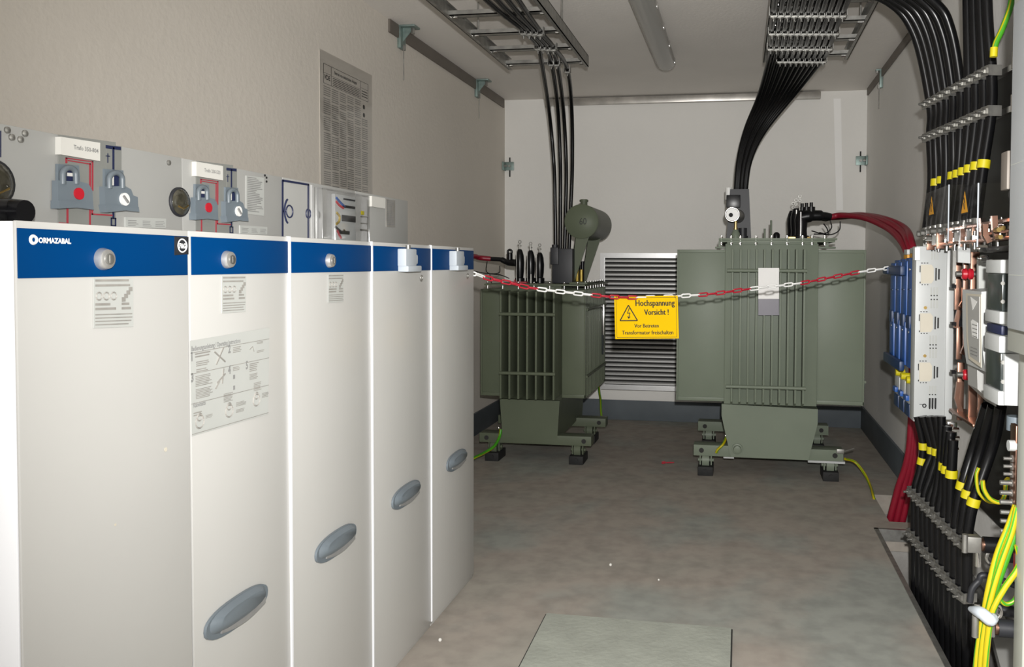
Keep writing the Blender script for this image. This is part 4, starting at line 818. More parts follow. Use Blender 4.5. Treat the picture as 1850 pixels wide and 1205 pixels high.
# sign
Ys = 3.335; Q = [at(x, y, Y=Ys) for x, y in ((1109.5, 535.5), (1224.5, 534), (1226.5, 611.5), (1111.5, 612.5))]
sg = thing('warning_sign', (Q[0]+Q[1]+Q[2]+Q[3])/4, 'yellow high-voltage warning sign with lightning triangle hanging on the chain', 'sign')
MB().prism(Q, (0, .002, 0)).build('sign_plate', 'yellow', sg, smooth=False)
ux = (Q[1]-Q[0]); uz = (Q[0]-Q[3]); Wd = ux.length; Hd = uz.length
def sp_(u, v): return Q[3]+ux*u+uz*v+Vector((0, -.0006, 0))
pr = MB()
def seg(a, b2, wd):
    A_, B_ = sp_(*a), sp_(*b2); d_ = (B_-A_).normalized(); n_ = Vector((-d_.z, 0, d_.x))*wd/2; pr.prism([A_+n_, B_+n_, B_-n_, A_-n_], (0, -.0003, 0))
for a, b2 in (((.03, .04), (.97, .04)), ((.97, .04), (.97, .96)), ((.97, .96), (.03, .96)), ((.03, .96), (.03, .04))): seg(a, b2, .0012)
tri = [(.085, .43), (.36, .43), (.2225, .79)]
for i in range(3): seg(tri[i], tri[(i+1) % 3], .0042)
for a, b2 in (((.235, .72), (.205, .60)), ((.205, .60), (.245, .61)), ((.245, .61), (.222, .50))): seg(a, b2, .003)
for a, b2 in (((.222, .48), (.205, .53)), ((.222, .48), (.245, .525))): seg(a, b2, .003)
def stext(s_, u0, u1, v, hgt, bold):
    mb = MB(); mb.text(s_, (0, 0, 0), (1, 0, 0), (0, 0, 1), 1.0); w0 = min(p[0] for p in mb.v); w1 = max(p[0] for p in mb.v)
    size = hgt*Hd/.72; xs = (u1-u0)*Wd/((w1-w0)*size)
    for k_ in (-1, 0, 1): pr.text(s_, sp_(u0, v)+Vector((k_*bold*.75, -.00005*(k_+1), 0)), ux, uz, size, xs, 0)
stext('Hochspannung', .33, .94, .77, .145, .0012); stext('Vorsicht !', .47, .85, .56, .135, .0012)
stext('Vor Betreten', .31, .69, .265, .09, .0007); stext('Transformator freischalten', .11, .915, .105, .095, .0007)
pr.build('lettering', 'ink', sg, smooth=False)
for u in (.04, .96):
    c = sp_(u, 1.0); MB().torus(c+Vector((0, 0, -.002)), (1, 0, 0), .007, .0012, 12, 5).build('ring', 'zinc', sg)
# ------------------------------------------------------------------ low-voltage board on the right wall
struct(MB().box((.80, YF, -.10), (XR-.001, 2.60, -.002)).build('trim_4', 'floor', smooth=False))
tag(MB().box((.893, 1.95, .30), (.907, 3.30, 1.86), .002).build('backing_panel', 'backplate'), 'dark backing panel on right wall behind cables and copper bars', 'panel')
XB = .655
def rx(px, y, X): return at(px, y, X=X).y
# blue fuse strips
nam = ['nearest', 'second nearest', 'third nearest', 'farthest']
for i in range(4):
    y0 = 3.272+i*.122; y1 = y0+.116; yc = (y0+y1)/2; zt, zb = 1.232-.004*i, .788
    o = thing('fuse_switch_strip', (XB+.08, yc, zb), 'tall narrow blue fuse strip, %s of the four blue ones behind the white unit' % nam[i], 'fuse switch', 'blue fuse strips')
    MB().box((XB+.02, y0, zb), (XB+.11, y1, zt), .004).build('housing', 'lblue', o)
    cv = MB().box((XB+.002, y0+.006, zb+.20), (XB+.022, y1-.006, zt-.012), .007).box((XB, y0+.014, zb+.01), (XB+.022, y1-.014, zb+.185), .006).build('cover', 'lblue', o)
    MB().box((XB-.006, yc-.032, zb+.165), (XB+.012, yc+.032, zb+.215), .004).box((XB-.003, yc-.02, zt-.13), (XB+.01, yc+.02, zt-.125)).build('grip', 'lblued', cv)
    for z in (zb+.150, zt-.05): MB().cyl((XB-.002, yc, z), (XB+.004, yc, z), .006, n=10).build('screw', 'zinc', cv)
    if i < 3:
        MB().box((XB+.03, y0+.02, zt), (XB+.07, y1-.02, zt+.018), .003).build('terminal_cap', 'orange', o); MB().box((XB+.03, y0+.024, zt+.018), (XB+.065, y1-.024, zt+.040), .003).build('terminal_sleeve', 'lv', o)
MBc = MB().box((XB-.022, 3.40, 1.158), (XB+.0, 3.77, 1.196), .005).box((XB-.028, 3.66, 1.160), (XB-.004, 3.775, 1.194), .008)
tag(MBc.build('chain_clip', 'lblued'), 'dark blue clip bar across the blue fuse strips holding the end of the chain', 'clip')
tag(MB().box((XB-.02, 3.40, .775), (XB, 3.77, .815), .006).build('lower_bar', 'lblued'), 'dark blue bar across the feet of the blue fuse strips', 'bar')
for i in range(3):
    y0 = 3.275+i*.112; y1 = y0+.100; yc = (y0+y1)/2; zb, zt = .612, .748
    o = thing('circuit_breaker', (XB+.05, yc, zb), 'small blue and white breaker with yellow cap, %s of three below blue strips' % ['nearest', 'middle', 'farthest'][i], 'circuit breaker', 'small breakers under the blue strips')
    MB().box((XB, y0, zb+.045), (XB+.09, y1, zt-.01), .003).build('housing', 'lv', o); MB().box((XB-.004, y0+.004, zb), (XB+.09, y1-.004, zb+.05), .003).build('base', 'lblued', o)
    MB().box((XB-.012, y0+.025, zt-.075), (XB+.001, y1-.02, zt-.055), .002).box((XB-.003, y0+.03, zb+.06), (XB+.001, y1-.03, zt-.075)).build('lever', 'lblue', o)
    MB().cyl((XB-.006, yc, zt+.004), (XB+.03, yc, zt+.004), .014, n=14).build('yellow_cap', 'tie', o)
# white unit whose side faces the camera
Yw = 3.19; wx0, wx1 = at(1653, 600, Y=Yw).x, at(1723, 600, Y=Yw).x; wz0, wz1 = at(1690, 763, Y=Yw).z, at(1690, 445, Y=Yw).z
o = thing('fuse_switch_strip', ((wx0+wx1)/2, 3.23, wz0), 'large white fuse unit with vents and beige caps, side facing the camera', 'fuse switch')
hs = MB().box((wx0, Yw, wz0), (wx1-.028, 3.262, wz1), .003).build('housing', 'lv', o)
MB().box((wx1-.03, Yw-.006, wz0+.01), (wx1, 3.25, wz1-.01), .010).build('curved_cover', 'lv', o)
def wp(mb, x0, y0, x1, y1, t=.002): 
    a, b2 = at(x0, y0, Y=Yw), at(x1, y1, Y=Yw); mb.box((a.x, Yw-t, a.z), (b2.x, Yw+.0005, b2.z))
for k, (yc, xo) in enumerate(((495, 0), (583, -1.5), (672, -3))):
    x0, x1 = 1664+xo, 1687+xo
    pts = [at(x, y, Y=Yw-.004) for x, y in ((x0, yc-17), (x1-4, yc-17), (x1, yc-11), (x1, yc+11), (x1-4, yc+17), (x0, yc+17))]
    MB().prism(pts, (0, .005, 0)).build('beige_cap', 'beige', hs, smooth=False)
    m = MB(); wp(m, 1690+xo, yc-11, 1692+xo, yc+12, .001); wp(m, 1695+xo, yc-9, 1697.5+xo, yc+10, .001); wp(m, 1661.5+xo, yc-15, 1662.8+xo, yc-3, .001); wp(m, 1661.5+xo, yc+14, 1663+xo, yc+17, .001)
    for d in (0, 5, 10): wp(m, 1664+xo+d, yc-20.5, 1667+xo+d, yc-19, .001); wp(m, 1665+xo+d, yc+18.5, 1667+xo+d, yc+20, .001)
    m.build('slot', 'ink', hs, smooth=False)
for (y0, y1, xo, dk) in ((453, 469, 0, 0), (519, 533, -1, 0), (541, 557, -1, 0), (606, 622, -3, 0), (629, 647, -3, 0), (697, 712, -4, 0), (719, 737, -4, 1)):
    m = MB(); m2 = MB()
    for d in range(3):
        wp(m, 1682+xo+d*5.2, y0, 1685+xo+d*5.2, y1, .0012); wp(m2, 1682.3+xo+d*5.2, y0-1 if y0 < 500 or y0 in (541, 629) else y1, 1684.5+xo+d*5.2, (y0-1 if y0 < 500 or y0 in (541, 629) else y1)+2, .002)
    m.build('vent', 'ink' if dk else 'clearpaper', hs, smooth=False); m2.build('vent_hole', 'ink', hs, smooth=False)
for (x, y) in ((1672, 556), (1671, 643)): c = at(x, y, Y=Yw-.003); MB().cyl(c, c+Vector((0, .004, 0)), .006, n=12).build('screw', 'brass', hs)
c = at(1670, 733, Y=Yw-.003); MB().torus(c, (0, 1, 0), .006, .002, 10, 5).build('key_mark', 'ink', hs)
m = MB(); wp(m, 1661, 730, 1671, 731.2, .0012); m.build('slot', 'ink', hs, smooth=False)
tag(MB().px([(1653, 447), (1662, 447), (1662, 470), (1653, 470)], .03, Y=Yw-.02).build('paper_tag', 'cwhite', smooth=False), 'small white tag at the upper left edge of the white fuse unit', 'tag')
# black strut with rails, upper and lower: clamps and cables
RU = [1681, 1690, 1699, 1709, 1722, 1736, 1750, 1763, 1777, 1791]
def railp(px, z, a, b2):
    u = 0.0; best = None
    for k in range(201):
        u = k/200; p = Vector((a[0]+(b2[0]-a[0])*u, a[1]+(b2[1]-a[1])*u, z)); d_ = abs(topx(p)-px)
        if best is None or d_ < best[0]: best = (d_, p)
    return best[1]
UA, UB = (.693, 3.30), (.782, 2.60)
def rail(z, a, b2, label, ring=True):
    o = thing('mounting_rail', ((a[0]+b2[0])/2+.035, (a[1]+b2[1])/2, z), label, 'rail', 'cable mounting rails')
    d_ = Vector((b2[0]-a[0], b2[1]-a[1], 0)).normalized(); A_ = Vector((a[0]+.045, a[1], z))-d_*.03; B_ = Vector((b2[0]+.045, b2[1], z))+d_*.05
    MB().tube([A_, B_], .013, 4).build('channel', 'zinc', o, smooth=False)
    MB().cyl(B_-d_*.02, B_+d_*.0+Vector((.07, 0, 0)), .016, n=14).build('wall_arm', 'blackgrey', o); MB().cyl(A_, A_+Vector((.13, 0, 0)), .012, n=8).build('wall_arm', 'blackgrey', o)
    c = B_+Vector((-.005, 0, .0)); MB().torus(c, (0, 1, 0), .022, .006, 18, 8).cyl(c+Vector((-.045, 0, .02)), c+Vector((-.045, 0, -.03)), .009, n=8).build('end_nut', 'chrome', o)
    return o
rail(1.80, UA, UB, 'upper of the two cable rails above the copper bars'); rail(1.675, UA, UB, 'lower of the two cable rails above the copper bars')
ord_ = ['farthest', 'second farthest', 'third farthest', 'fourth farthest', 'fifth farthest', 'sixth from the far end', 'fourth nearest', 'third nearest', 'second nearest', 'nearest', 'last']
RCR = .0165
topA = [(1600, 0), (1613, 0), (1630, 0), (1648, 0), (1664, 0), (1684, 0)]; midA = [(1652, 62), (1662, 58), (1673, 56), (1687, 58), (1702, 58), (1717, 52)]
topB = [1748, 1759, 1771, 1783]
for i in range(10):
    p1 = railp(RU[i], 1.80, UA, UB); p2 = railp(RU[i], 1.675, UA, UB)
    lowp = [(1683, 330), (1691, 330), (1702, 326), (1709, 322), (1722, 318), (1731, 315), (1741, 311), (1752, 306), (1764, 301), (1777, 297)][i]
    endp = [(1674, 412), (1681, 410), (1690, 408), (1699, 406), (1713, 405), (1722, 402), (1731, 401), (1742, 399), (1753, 397), (1764, 395)][i]
    Yi = p2.y
    if i < 6:
        upp = [Vector((-.1+.05*i, 2.7, 2.27)), Vector((at(*topA[i], Y=Yi-.05).x-.22, Yi-.1, 2.235)), at(*topA[i], Y=Yi-.03), at(*midA[i], Y=Yi-.01)]
    else: tp = at(topB[i-6], 0, Y=Yi); upp = [Vector((tp.x-.012, Yi, ZC-.002)), tp]
    P = upp+[p1, p2, at(*lowp, Y=Yi), at(*endp, Y=Yi-.01)]
    cable(P, RCR, ('%s black cable clamped above the copper bars, ' % ord_[i])+('arching from ceiling' if i < 6 else 'straight from ceiling'), group='cables above the copper bars', ties=[(P[-2].z+.005, .026)] if i in (1, 2, 4, 5, 6, 7, 8, 9) else ())
    for z, nm in ((1.80, 'upper'), (1.675, 'lower')):
        p = p1 if z == 1.80 else p2; clamp(p, (0, 0, 1), (-1, -.25, 0), .043, '%s zinc clamp on the %s cable rail above the copper bars' % (ord_[i], nm), 'clamps on the %s rail above the copper bars' % nm)
# lower cables and clamps
LA, LB = (.655, 3.28), (.70, 2.56)
R3 = [1653, 1661, 1669, 1677, 1686, 1696, 1706, 1716, 1726, 1737, 1748]
rail(.35, LA, LB, 'upper of the two cable rails near the floor opening'); rail(.19, LA, LB, 'lower of the two cable rails near the floor opening')
ties_ = {0: [(1669, 806), (1671, 832)], 1: [(1683, 813)], 2: [(1692, 816)], 3: [(1700, 822)], 5: [(1705, 843)], 6: [(1711, 848)], 7: [(1719, 856)], 8: [(1738, 876)], 9: [(1748, 891)], 10: [(1759, 906)]}
upx = {0: [(1657, 752), (1668, 806), (1662, 850)], 1: [(1668, 752), (1683, 813), (1672, 850)], 2: [(1680, 752), (1692, 816), (1682, 860)], 3: [(1691, 752), (1700, 822), (1690, 870)], 4: [(1701, 752), (1701, 800), (1695, 870)], 5: [(1711, 770), (1706, 843), (1702, 890)],
       6: [(1718, 780), (1711, 848), (1710, 900)], 7: [(1722, 795), (1719, 856), (1718, 900)], 8: [(1783, 733), (1762, 800), (1740, 872), (1730, 920)], 9: [(1795, 733), (1776, 800), (1750, 886), (1740, 940)], 10: [(1808, 733), (1795, 800), (1761, 900), (1750, 950)]}
for i in range(11):
    p1 = railp(R3[i], .35, LA, LB); p2 = railp(R3[i]-1, .19, LA, LB); Yi = p1.y
    ps = [at(x, y, Y=(Yi-.10 if (i > 7 and k == 0) else Yi)) for k, (x, y) in enumerate(upx[i])]
    P = ps+[p1, p2, Vector((p2.x+.01, p2.y, -.25)), Vector((p2.x+.02, p2.y, -.88))]
    r_ = .0165 if i > 4 else .0145
    cable(P, r_, '%s of the black cables running down into the right floor trench' % (ord_[i] if i < 6 else ['fifth nearest', 'fourth nearest', 'third nearest', 'second nearest', 'nearest'][i-6]), group='cables down into the floor trench', ties=[(at(x, y, Y=Yi).z, .026) for x, y in ties_.get(i, [])])
    for z, nm in ((.35, 'upper'), (.19, 'lower')):
        p = p1 if z == .35 else p2; clamp(p, (0, 0, 1), (-1, -.25, 0), .042, '%s zinc clamp on the %s cable rail near the floor opening' % (ord_[i] if i < 6 else ['fifth nearest', 'fourth nearest', 'third nearest', 'second nearest', 'nearest'][i-6], nm), 'clamps on the %s rail near the floor' % nm)
# copper bars
bb = thing('busbar_assembly', (.76, 2.8, .6), 'bare copper bars with bolts and red insulators beside the white fuse unit', 'busbars')
for x0, x1, y0, y1, Y in ((1727, 1737, 440, 560, 3.05), (1729, 1738, 590, 650, 3.05), (1731, 1741, 655, 760, 3.0), (1742, 1749, 445, 560, 2.95), (1755, 1765, 455, 760, 2.88), (1768, 1776, 660, 765, 2.8)):
    a, b2 = at(x0, y0, Y=Y), at(x1, y1, Y=Y); MB().box((a.x, Y, b2.z), (b2.x, Y+.012, a.z), .002).build('busbar', 'copper', bb)
for pp, Y in (([(1735, 555), (1741, 545), (1742, 520)], 3.02), ([(1733, 560), (1728, 580), (1727, 592)], 3.04), ([(1738, 640), (1744, 625), (1744, 600)], 3.0), ([(1732, 690), (1728, 720), (1736, 745)], 3.0)):
    MB().tube([at(x, y, Y=Y) for x, y in pp], .010, 4).build('busbar', 'copper', bb, smooth=False)
a = at(1724, 738, Y=2.98); b2 = at(1768, 758, Y=2.9); MB().box((a.x, 2.75, b2.z), (b2.x, 3.05, b2.z+.010), .002).build('busbar', 'copper', bb)
for X, z in ((.70, 1.268), (.75, 1.292), (.80, 1.300), (.70, 1.315)):
    MB().box((X, 2.12, z), (X+.035, 3.20, z+.010), .002).build('busbar', 'copper', bb)
random.seed(11)
for i in range(26):
    Y = 2.2+.038*i+random.random()*.01; X = .70+.05*(i % 3)+.012; z = (1.279, 1.303, 1.326)[i % 3]
    MB().cyl((X, Y, z-.03), (X, Y, z+.025), .006, n=8).cyl((X, Y, z-.001), (X, Y, z+.010), .0125, n=6).build('bolt', 'chrome', bb)
for i in range(10):   # lugs under each cable
    Yi = railp(RU[i], 1.675, UA, UB).y-.01; e = [(1674, 412), (1681, 410), (1690, 408), (1699, 406), (1713, 405), (1722, 402), (1731, 401), (1742, 399), (1753, 397), (1764, 395)][i]
    c = at(*e, Y=Yi); MB().cyl(c+Vector((0, 0, .01)), c-Vector((0, 0, .035)), .014, n=12).cyl(c+Vector((.01, .02, -.02)), c+Vector((-.03, .02, -.02)), .011, n=6).box(c+Vector((-.012, -.004, -.07)), c+Vector((.012, .004, -.03))).build('cable_lug', 'zinc', bb)
    if i % 2: MB().box(c+Vector((-.014, -.012, -.085)), c+Vector((.014, -.006, -.02)), .001).build('riser', 'copper', bb)
for pp in ([(1796, 390), (1797, 415), (1802, 432)], [(1779, 405), (1780, 425), (1787, 438)], [(1713, 412), (1716, 425), (1716, 440)], [(1737, 408), (1739, 425), (1738, 436)]):
    MB().tube([at(x, y, Y=2.35 if pp[0][0] > 1760 else 2.75) for x, y in pp], .010, 4).build('riser', 'copper', bb, smooth=False)
for (x, y) in ((1805, 415), (1813, 412), (1808, 428)): c = at(x, y, Y=2.25); MB().cyl(c, c+Vector((0, .03, 0)), .0065, n=6).build('bolt', 'brass', bb)
for (x, y) in ((1747, 495), (1749, 677)):
    c = at(x, y, Y=2.86); MB().lathe(c-Vector((.017, 0, 0)), (1, 0, 0), [(0, .013), (.002, .017), (.014, .019), (.019, .014), (.024, .019), (.034, .017), (.036, .012)], 16).build('insulator', 'red', bb)
    MB().cyl(c-Vector((.035, 0, 0)), c-Vector((.018, 0, 0)), .009, n=8).cyl(c+Vector((.018, 0, 0)), c+Vector((.03, 0, 0)), .009, n=8).build('bolt', 'zinc', bb)
MB().box(at(1722, 444, Y=2.9), at(1727, 512, Y=2.9)+Vector((0, .02, 0))).build('side_rail', 'zinc', bb)
for y in (517, 585, 672): a = at(1719, y-3, Y=2.95); MB().box(a, a+Vector((.016, .02, -.012))).build('spacer', 'black', bb)
P = [at(x, y, Y=2.8) for x, y in ((1731, 445), (1753, 449), (1753, 476), (1731, 474))]; MB().prism(P, (0, .02, 0)).build('terminal_block', 'lv', bb)
P = [at(x, y, Y=2.6) for x, y in ((1768, 470), (1793, 469), (1793, 524), (1768, 524))]; MB().prism(P, (0, .02, 0)).build('terminal_cover', 'clearpaper', bb)
MB().box((.67, 2.16, 1.235), (.84, 2.42, 1.250), .002).box((.67, 2.14, 1.205), (.84, 2.42, 1.214), .002).build('support_bar', 'black', bb)
for (x, y) in ((1769, 449), (1771, 467), (1714, 437), (1672, 430), (1731, 437)):
    c = at(x, y, Y=2.38 if x > 1760 else 2.9); MB().cyl(c, c+Vector((.02, 0, 0)), .010, n=6).cyl(c-Vector((.008, 0, 0)), c, .005, n=8).build('bolt', 'chrome', bb)
# chrome lug cluster low down
c = at(1718, 785, Y=3.0); lg = MB()
for k, (dx_, dz_) in enumerate(((-.01, .03), (.01, .02), (-.015, 0), (.012, -.01), (-.004, -.03), (.01, -.05))): lg.cyl(c+Vector((dx_-.012, -.015, dz_)), c+Vector((dx_+.012, -.015, dz_)), .009, n=6)
lg.cyl(c+Vector((.008, 0, -.03)), c+Vector((.010, 0, -.09)), .013, n=12).box(c+Vector((-.014, -.01, -.04)), c+Vector((.018, .0, .045)), .002); lg.build('cable_lug', 'chrome', bb)
# clear touch guards with warning triangles
def guard(X, y0, y1, z0, z1, y2w, label, tri):
    o = thing('clear_guard', (X, (y0+y1)/2, z0), label, 'guard', 'clear touch guards')
    MB().box((X, y0, z0), (X+.003, y1, z1)).box((X, y0, z0), (X+y2w, y0+.003, z1)).build('clear_sheet', 'clear', o, smooth=False)
    MB().cyl((X+.001, y0+.001, z0), (X+.001, y0+.001, z1), .0024, n=8).build('bright_edge', 'lockgrey', o)
    if tri:
        c = Vector((X-.0008, *tri)); tp = [c+Vector((0, -.035, -.028)), c+Vector((0, .035, -.028)), c+Vector((0, 0, .034))]
        t = MB().prism(tp, (.0006, 0, 0)).build('warning_triangle', 'orange', o, smooth=False)
        q = [c+(v-c)*1.16-Vector((-.0004, 0, 0)) for v in tp]; MB().prism(q, (.0003, 0, 0)).build('black_border', 'ink', t, smooth=False)
        MB().tube([c+Vector((-.0006, .004, .016)), c+Vector((-.0006, -.004, .002)), c+Vector((-.0006, .005, 0)), c+Vector((-.0006, -.003, -.018))], .0016, 4).build('lightning_mark', 'ink', t, smooth=False)
G = .65
guard(G, rx(1713, 400, G), rx(1672, 400, G), at(1713, 436, X=G).z, at(1713, 334, X=G).z, .10, 'clear plastic guard with small orange warning triangle, far one above white fuse unit', (rx(1683, 375, G), at(1683, 373, X=G).z))
guard(G, rx(1766, 400, G), rx(1732, 400, G), at(1766, 446, X=G).z, at(1766, 331, X=G).z, .20, 'clear plastic guard with orange warning triangle, nearer one above copper bars', (rx(1743, 368, G), at(1743, 367, X=G).z))
# load switch
Yq = 2.34; P = [at(x, y, Y=Yq) for x, y in ((1773, 527), (1825, 524), (1825, 674), (1781, 672), (1776, 640), (1773, 600))]
ls = thing('load_switch', (.65, 2.42, P[3].z), 'white moulded load switch with slanted lower end beside the copper bars', 'load switch')
bdy = MB().prism(P, (0, .19, 0)).build('housing', 'lv', ls, smooth=False)
Xq = P[0].x-.001
MB().px([(1745, 530), (1772, 532), (1772, 664), (1750, 648), (1746, 610)], .002, X=Xq-.001).build('front_rim', 'beige', bdy, smooth=False)
MB().px([(1748, 534), (1769, 536), (1769, 655), (1752, 643), (1749, 610)], .002, X=Xq-.003).build('grey_window', 'fascia', bdy, smooth=False)
MB().px([(1753, 536), (1765, 545), (1757, 560)], .001, X=Xq-.005).px([(1754, 580), (1757, 577), (1766, 583), (1766, 612), (1756, 608)], .001, X=Xq-.005).build('white_mark', 'cwhite', bdy, smooth=False)
m = MB()
for k in range(4): m.px([(1756+.3*k, 585+7*k), (1765, 588+7*k), (1765, 589.3+7*k), (1756+.3*k, 586.3+7*k)], .001, X=Xq-.0065)
for k in range(3): m.px([(1753, 626+6*k), (1766, 631+6*k), (1766, 632.5+6*k), (1753, 627.5+6*k)], .001, X=Xq-.005)
m.build('fine_print', 'inkgrey', bdy, smooth=False)
P = [at(x, y, Y=2.5) for x, y in ((1765, 665), (1800, 665), (1800, 735), (1766, 703))]; MB().prism(P, (0, .1, 0)).build('rear_block', 'fascia', ls, smooth=False)
# fuse holder column
Yh = 2.06; fh = thing('fuse_holder', (.68, 2.12, at(1800, 735, Y=Yh).z), 'column of white fuse carriers with smoked windows below the grey cabinet', 'fuse holder')
xh = at(1807, 600, Y=Yh).x
def hb(y0, y1, mt, name, dxx=0, yy=.12, par=fh, dy=0, bev=.004, xw=.2):
    z1, z0 = at(1810, y0, Y=Yh).z, at(1810, y1, Y=Yh).z
    return MB().box((xh+dxx, Yh+dy, z0), (xh+xw, Yh+yy, z1), bev).build(name, mt, par)
hb(469, 733, 'lv', 'housing', .012, .11, dy=.004)
for k, (y0, y1, mt, nm) in enumerate(((469, 494, 'lv', 'carrier_cap'), (494, 563, 'smoked', 'smoked_window'), (563, 586, 'lv', 'carrier_cap'), (589, 606, 'navy', 'contact_slot'), (607, 638, 'lv', 'carrier_cap'), (638, 707, 'smoked', 'smoked_window'), (707, 733, 'lv', 'carrier_cap'))):
    hb(y0, y1, mt, nm, -.002 if mt == 'lv' else .003, .12, dy=(0 if mt == 'lv' else .002), xw=.03 if mt == 'smoked' else .035)
for y in (512, 545, 655, 690): c = at(1812, y, Y=Yh-.002); MB().cyl(c, c+Vector((0, .004, 0)), .005, n=8).build('fuse_contact', 'zinc', fh)
Pq = [at(x, y, Y=Yh-.01) for x, y in ((1815, 640), (1880, 640), (1880, 735), (1815, 732))]; MB().prism(Pq, (0, .08, 0)).build('side_cover', 'lv', fh, smooth=False)
# grey cabinet at the right edge
XC = .56; yc1 = rx(1820, 600, XC); zc0 = at(1821, 633, X=XC).z
gc = thing('control_cabinet', (.73, 1.5, zc0), 'light grey control cabinet cut off by the right edge of the picture', 'cabinet')
MB().box((XC, 1.30, zc0), (XR-.002, yc1, 2.15), .003).build('body', 'cabgrey', gc)
yd = rx(1834, 300, XC-.012); MB().box((XC-.022, 1.33, at(1834, 596, X=XC-.02).z), (XC-.001, yd, at(1834, 8, X=XC-.02).z), .004).build('door', 'cablight', gc)
c = at(1830, 303, X=XC); MB().box((XC-.014, c.y-.008, c.z-.045), (XC-.0, c.y+.034, c.z+.035), .003).build('hinge', 'strip', gc); MB().cyl((XC-.006, c.y+.0, c.z-.055), (XC, c.y, c.z-.055), .008, n=10).build('screw', 'black', gc)
for z, l in ((1.18, 0), (1.40, 0)): MB().box((XC-.0225, 1.34, z), (XC-.0215, yd-.006, z+.0012)).build('door_seam', 'cabgrey', gc)
pst = MB().box((at(1844, 900, Y=1.93).x, 1.90, -.0), (at(1844, 900, Y=1.93).x+.06, 1.96, zc0-.002), .003)
tag(pst.build('support_post', 'cabgrey'), 'olive grey upright post under the grey control cabinet at right edge', 'post')
# copper earth bar with bolts
Ye = 2.02; eb = thing('earth_bar', (at(1838, 840, Y=Ye).x, Ye, at(1838, 915, Y=Ye).z), 'vertical copper earth bar with a row of bolts at lower right', 'earth bar')
a, b2 = at(1836, 770, Y=Ye), at(1841.5, 915, Y=Ye); MB().box((a.x, Ye, b2.z), (b2.x, Ye+.04, a.z), .001).build('copper_bar', 'copper', eb)
for i, y in enumerate((829, 843, 857, 873, 891, 908)):
    c = at(1836, y, Y=Ye+.02); l = .028 if i < 3 else .036; MB().cyl(c, c-Vector((l, 0, 0)), .0042 if i < 3 else .006, n=8).cyl(c-Vector((.012, 0, 0)), c, .009, n=6).cyl(c+Vector((.007, 0, 0)), c+Vector((.016, 0, 0)), .008, n=6).build('bolt', 'zinc', eb)
for i, y in enumerate((926, 942, 960, 985)):
    c = at(1832, y, Y=Ye+.02); MB().cyl(c, c-Vector((.03, 0, 0)), .0055, n=8).cyl(c, c+Vector((.014, 0, 0)), .010, n=6).build('bolt', 'zinc', eb)
c = at(1844, 806, Y=Ye+.01); MB().lathe(c-Vector((.006, 0, 0)), (1, 0, 0), [(0, .014), (.004, .018), (.012, .015), (.02, .018), (.03, .014)], 14).build('insulator', 'red', eb)
c = at(1828, 805, Y=Ye+.01); MB().cyl(c-Vector((.008, 0, 0)), c+Vector((.012, 0, 0)), .013, n=10).build('spacer', 'lv', eb)
a = at(1836, 1003, Y=2.1); MB().box(a, a+Vector((.03, .02, -.035))).build('insulator', 'red', eb)
c = at(1836, 752, Y=2.15); MB().cyl(c, c-Vector((0, 0, .035)), .022, n=14).build('standoff', 'grip', eb)
# earth wires at the right
def ew(pp, Y, r, label, st=(0, 0, 0, 1, 1, 0, 0, 0), tw=.02, dY=0): 
    return earth([at(x, y, Y=Y+dY*k) for k, (x, y) in enumerate(pp)], r, label, 'earth wires on the right', st=st, tw=tw)
ew([(1835, 913), (1822, 950), (1802, 1000), (1789, 1050), (1779, 1100), (1770, 1150), (1763, 1210), (1758, 1300)], 1.97, .0072, 'leftmost yellow and green earth wire in the bundle at lower right', tw=-.02)
ew([(1838, 916), (1828, 960), (1810, 1012), (1796, 1058), (1785, 1104), (1777, 1150), (1771, 1210), (1767, 1300)], 1.96, .0072, 'middle yellow and green earth wire in the bundle at lower right', tw=.015)
ew([(1838, 985), (1843, 1010), (1837, 1030), (1815, 1062), (1793, 1104), (1785, 1150), (1780, 1210), (1776, 1300)], 1.95, .0072, 'outermost yellow earth wire of the bundle bending out near the post', st=(0, 0, 0, 0, 0, 0, 1, 0))
ew([(1837, 930), (1836, 960), (1822, 1000), (1806, 1045), (1793, 1085), (1783, 1120), (1777, 1200), (1772, 1300)], 1.99, .0072, 'greener earth wire inside the bundle at lower right', st=(1, 1, 0, 1, 1, 1, 0, 1))
ew([(1802, 1058), (1804, 1078), (1816, 1091), (1832, 1085), (1841, 1066), (1846, 1040)], 2.0, .0055, 'thin yellow and green earth wire looping beside the post', st=(0, 1, 1, 0, 0, 1, 1, 0), tw=.05)
ew([(1828, -2), (1824, 18), (1812, 50), (1800, 76), (1796, 92)], 2.5, .0085, 'thick green earth wire at top right ending in yellow sleeve', st=(1, 1, 1, 0, 1, 1, 1, 1), tw=.01)
c0_, c1_ = at(1796, 86, Y=2.5), at(1795, 103, Y=2.5); tag(MB().cyl(c0_, c1_, .0105, n=12).build('wire_sleeve', 'tie'), 'short yellow sleeve on the end of the green wire at top right', 'sleeve')
ew([(1748, 752), (1758, 757), (1765, 772), (1764, 786), (1760, 798)], 2.9, .008, 'short green and yellow earth wire under the copper bars', st=(0, 0, 1, 1, 1, 1, 0, 0), tw=.04)
ew([(1775, 868), (1778, 885), (1790, 902), (1808, 907), (1816, 890), (1818, 868), (1828, 866)], 2.3, .006, 'curved green and yellow earth wire behind the thick black cables', st=(0, 1, 0, 0, 1, 0, 1, 0), tw=.03)
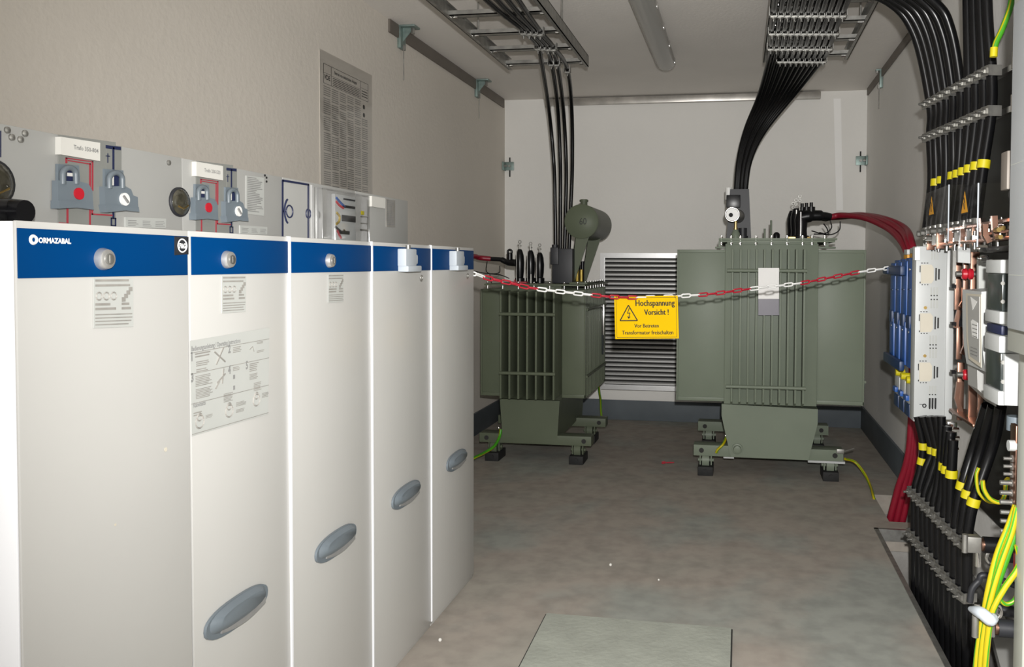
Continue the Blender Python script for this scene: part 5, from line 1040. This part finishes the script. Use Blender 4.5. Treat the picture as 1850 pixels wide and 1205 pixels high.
ew([(1768, 845), (1764, 860), (1768, 888), (1784, 905), (1800, 908)], 2.45, .005, 'thin yellow earth wire curving behind the thick black cables', st=(0, 1, 0, 0, 1, 0, 0, 0), tw=.03)
A_, B_ = at(1753, 1100, Y=1.96), at(1796, 1112, Y=1.93)
tag(MB().tube(spline([A_, A_.lerp(B_, .3)+Vector((0, -.03, .008)), A_.lerp(B_, .7)+Vector((0, -.03, -.002)), B_], 5), [.006, .008, .010, .012, .013]+[.014]*6+[.012]*3+[.008, .006], 8).build('wire_clip', 'lockgrey'), 'light grey plastic clip gripping the yellow and green wire bundle', 'clip')
# struts near the floor at the right
def strut(x0, y0, x1, y1, Y, r, mt, label):
    a, b2 = at(x0, y0, Y=Y), at(x1, y1, Y=Y); b2.x = XR-.002; o = thing('strut_tube', (a+b2)/2, label, 'strut'); MB().cyl(a, b2, r, n=16).build('tube', mt, o)
    MB().cyl(a-Vector((.006, 0, 0)), a+Vector((.001, 0, 0)), r*.8, n=16).build('end_cap', 'copper', o); MB().box(a+Vector((-.05, -.01, -r)), a+Vector((-.006, .02, r)), .003).cyl(a+Vector((-.05, -.012, -.02)), a+Vector((-.05, -.012, .03)), .008, n=8).build('bracket', 'zinc', o)
strut(1776, 984, 1838, 988, 2.35, .022, 'black', 'dark strut tube beside the upper lower-row clamps at right')
strut(1801, 1134, 1862, 1142, 1.98, .020, 'blackgrey', 'dark strut tube at the bottom right corner behind the wire bundle')
ft = MB(); P = [at(x, y, Z=.03) for x, y in ((1772, 1068), (1800, 1080), (1880, 1260), (1822, 1260))]
ft.prism([Vector((p.x, p.y, .0)) for p in P], (0, 0, .03)); tag(ft.build('base_plate', 'fascia', smooth=False), 'grey steel base plate on the floor at the bottom right corner', 'plate')
tag(MB().tube(spline([at(1752, 1088, Y=2.4), at(1756, 1065, Y=2.4), at(1768, 1050, Y=2.4), at(1785, 1040, Y=2.4), Vector((.84, 2.42, .28)), Vector((.905, 2.43, .26))], 8), .009, 10).build('control_cable', 'blackgrey'), 'short grey cable curving away from the lowest clamp', 'cable')
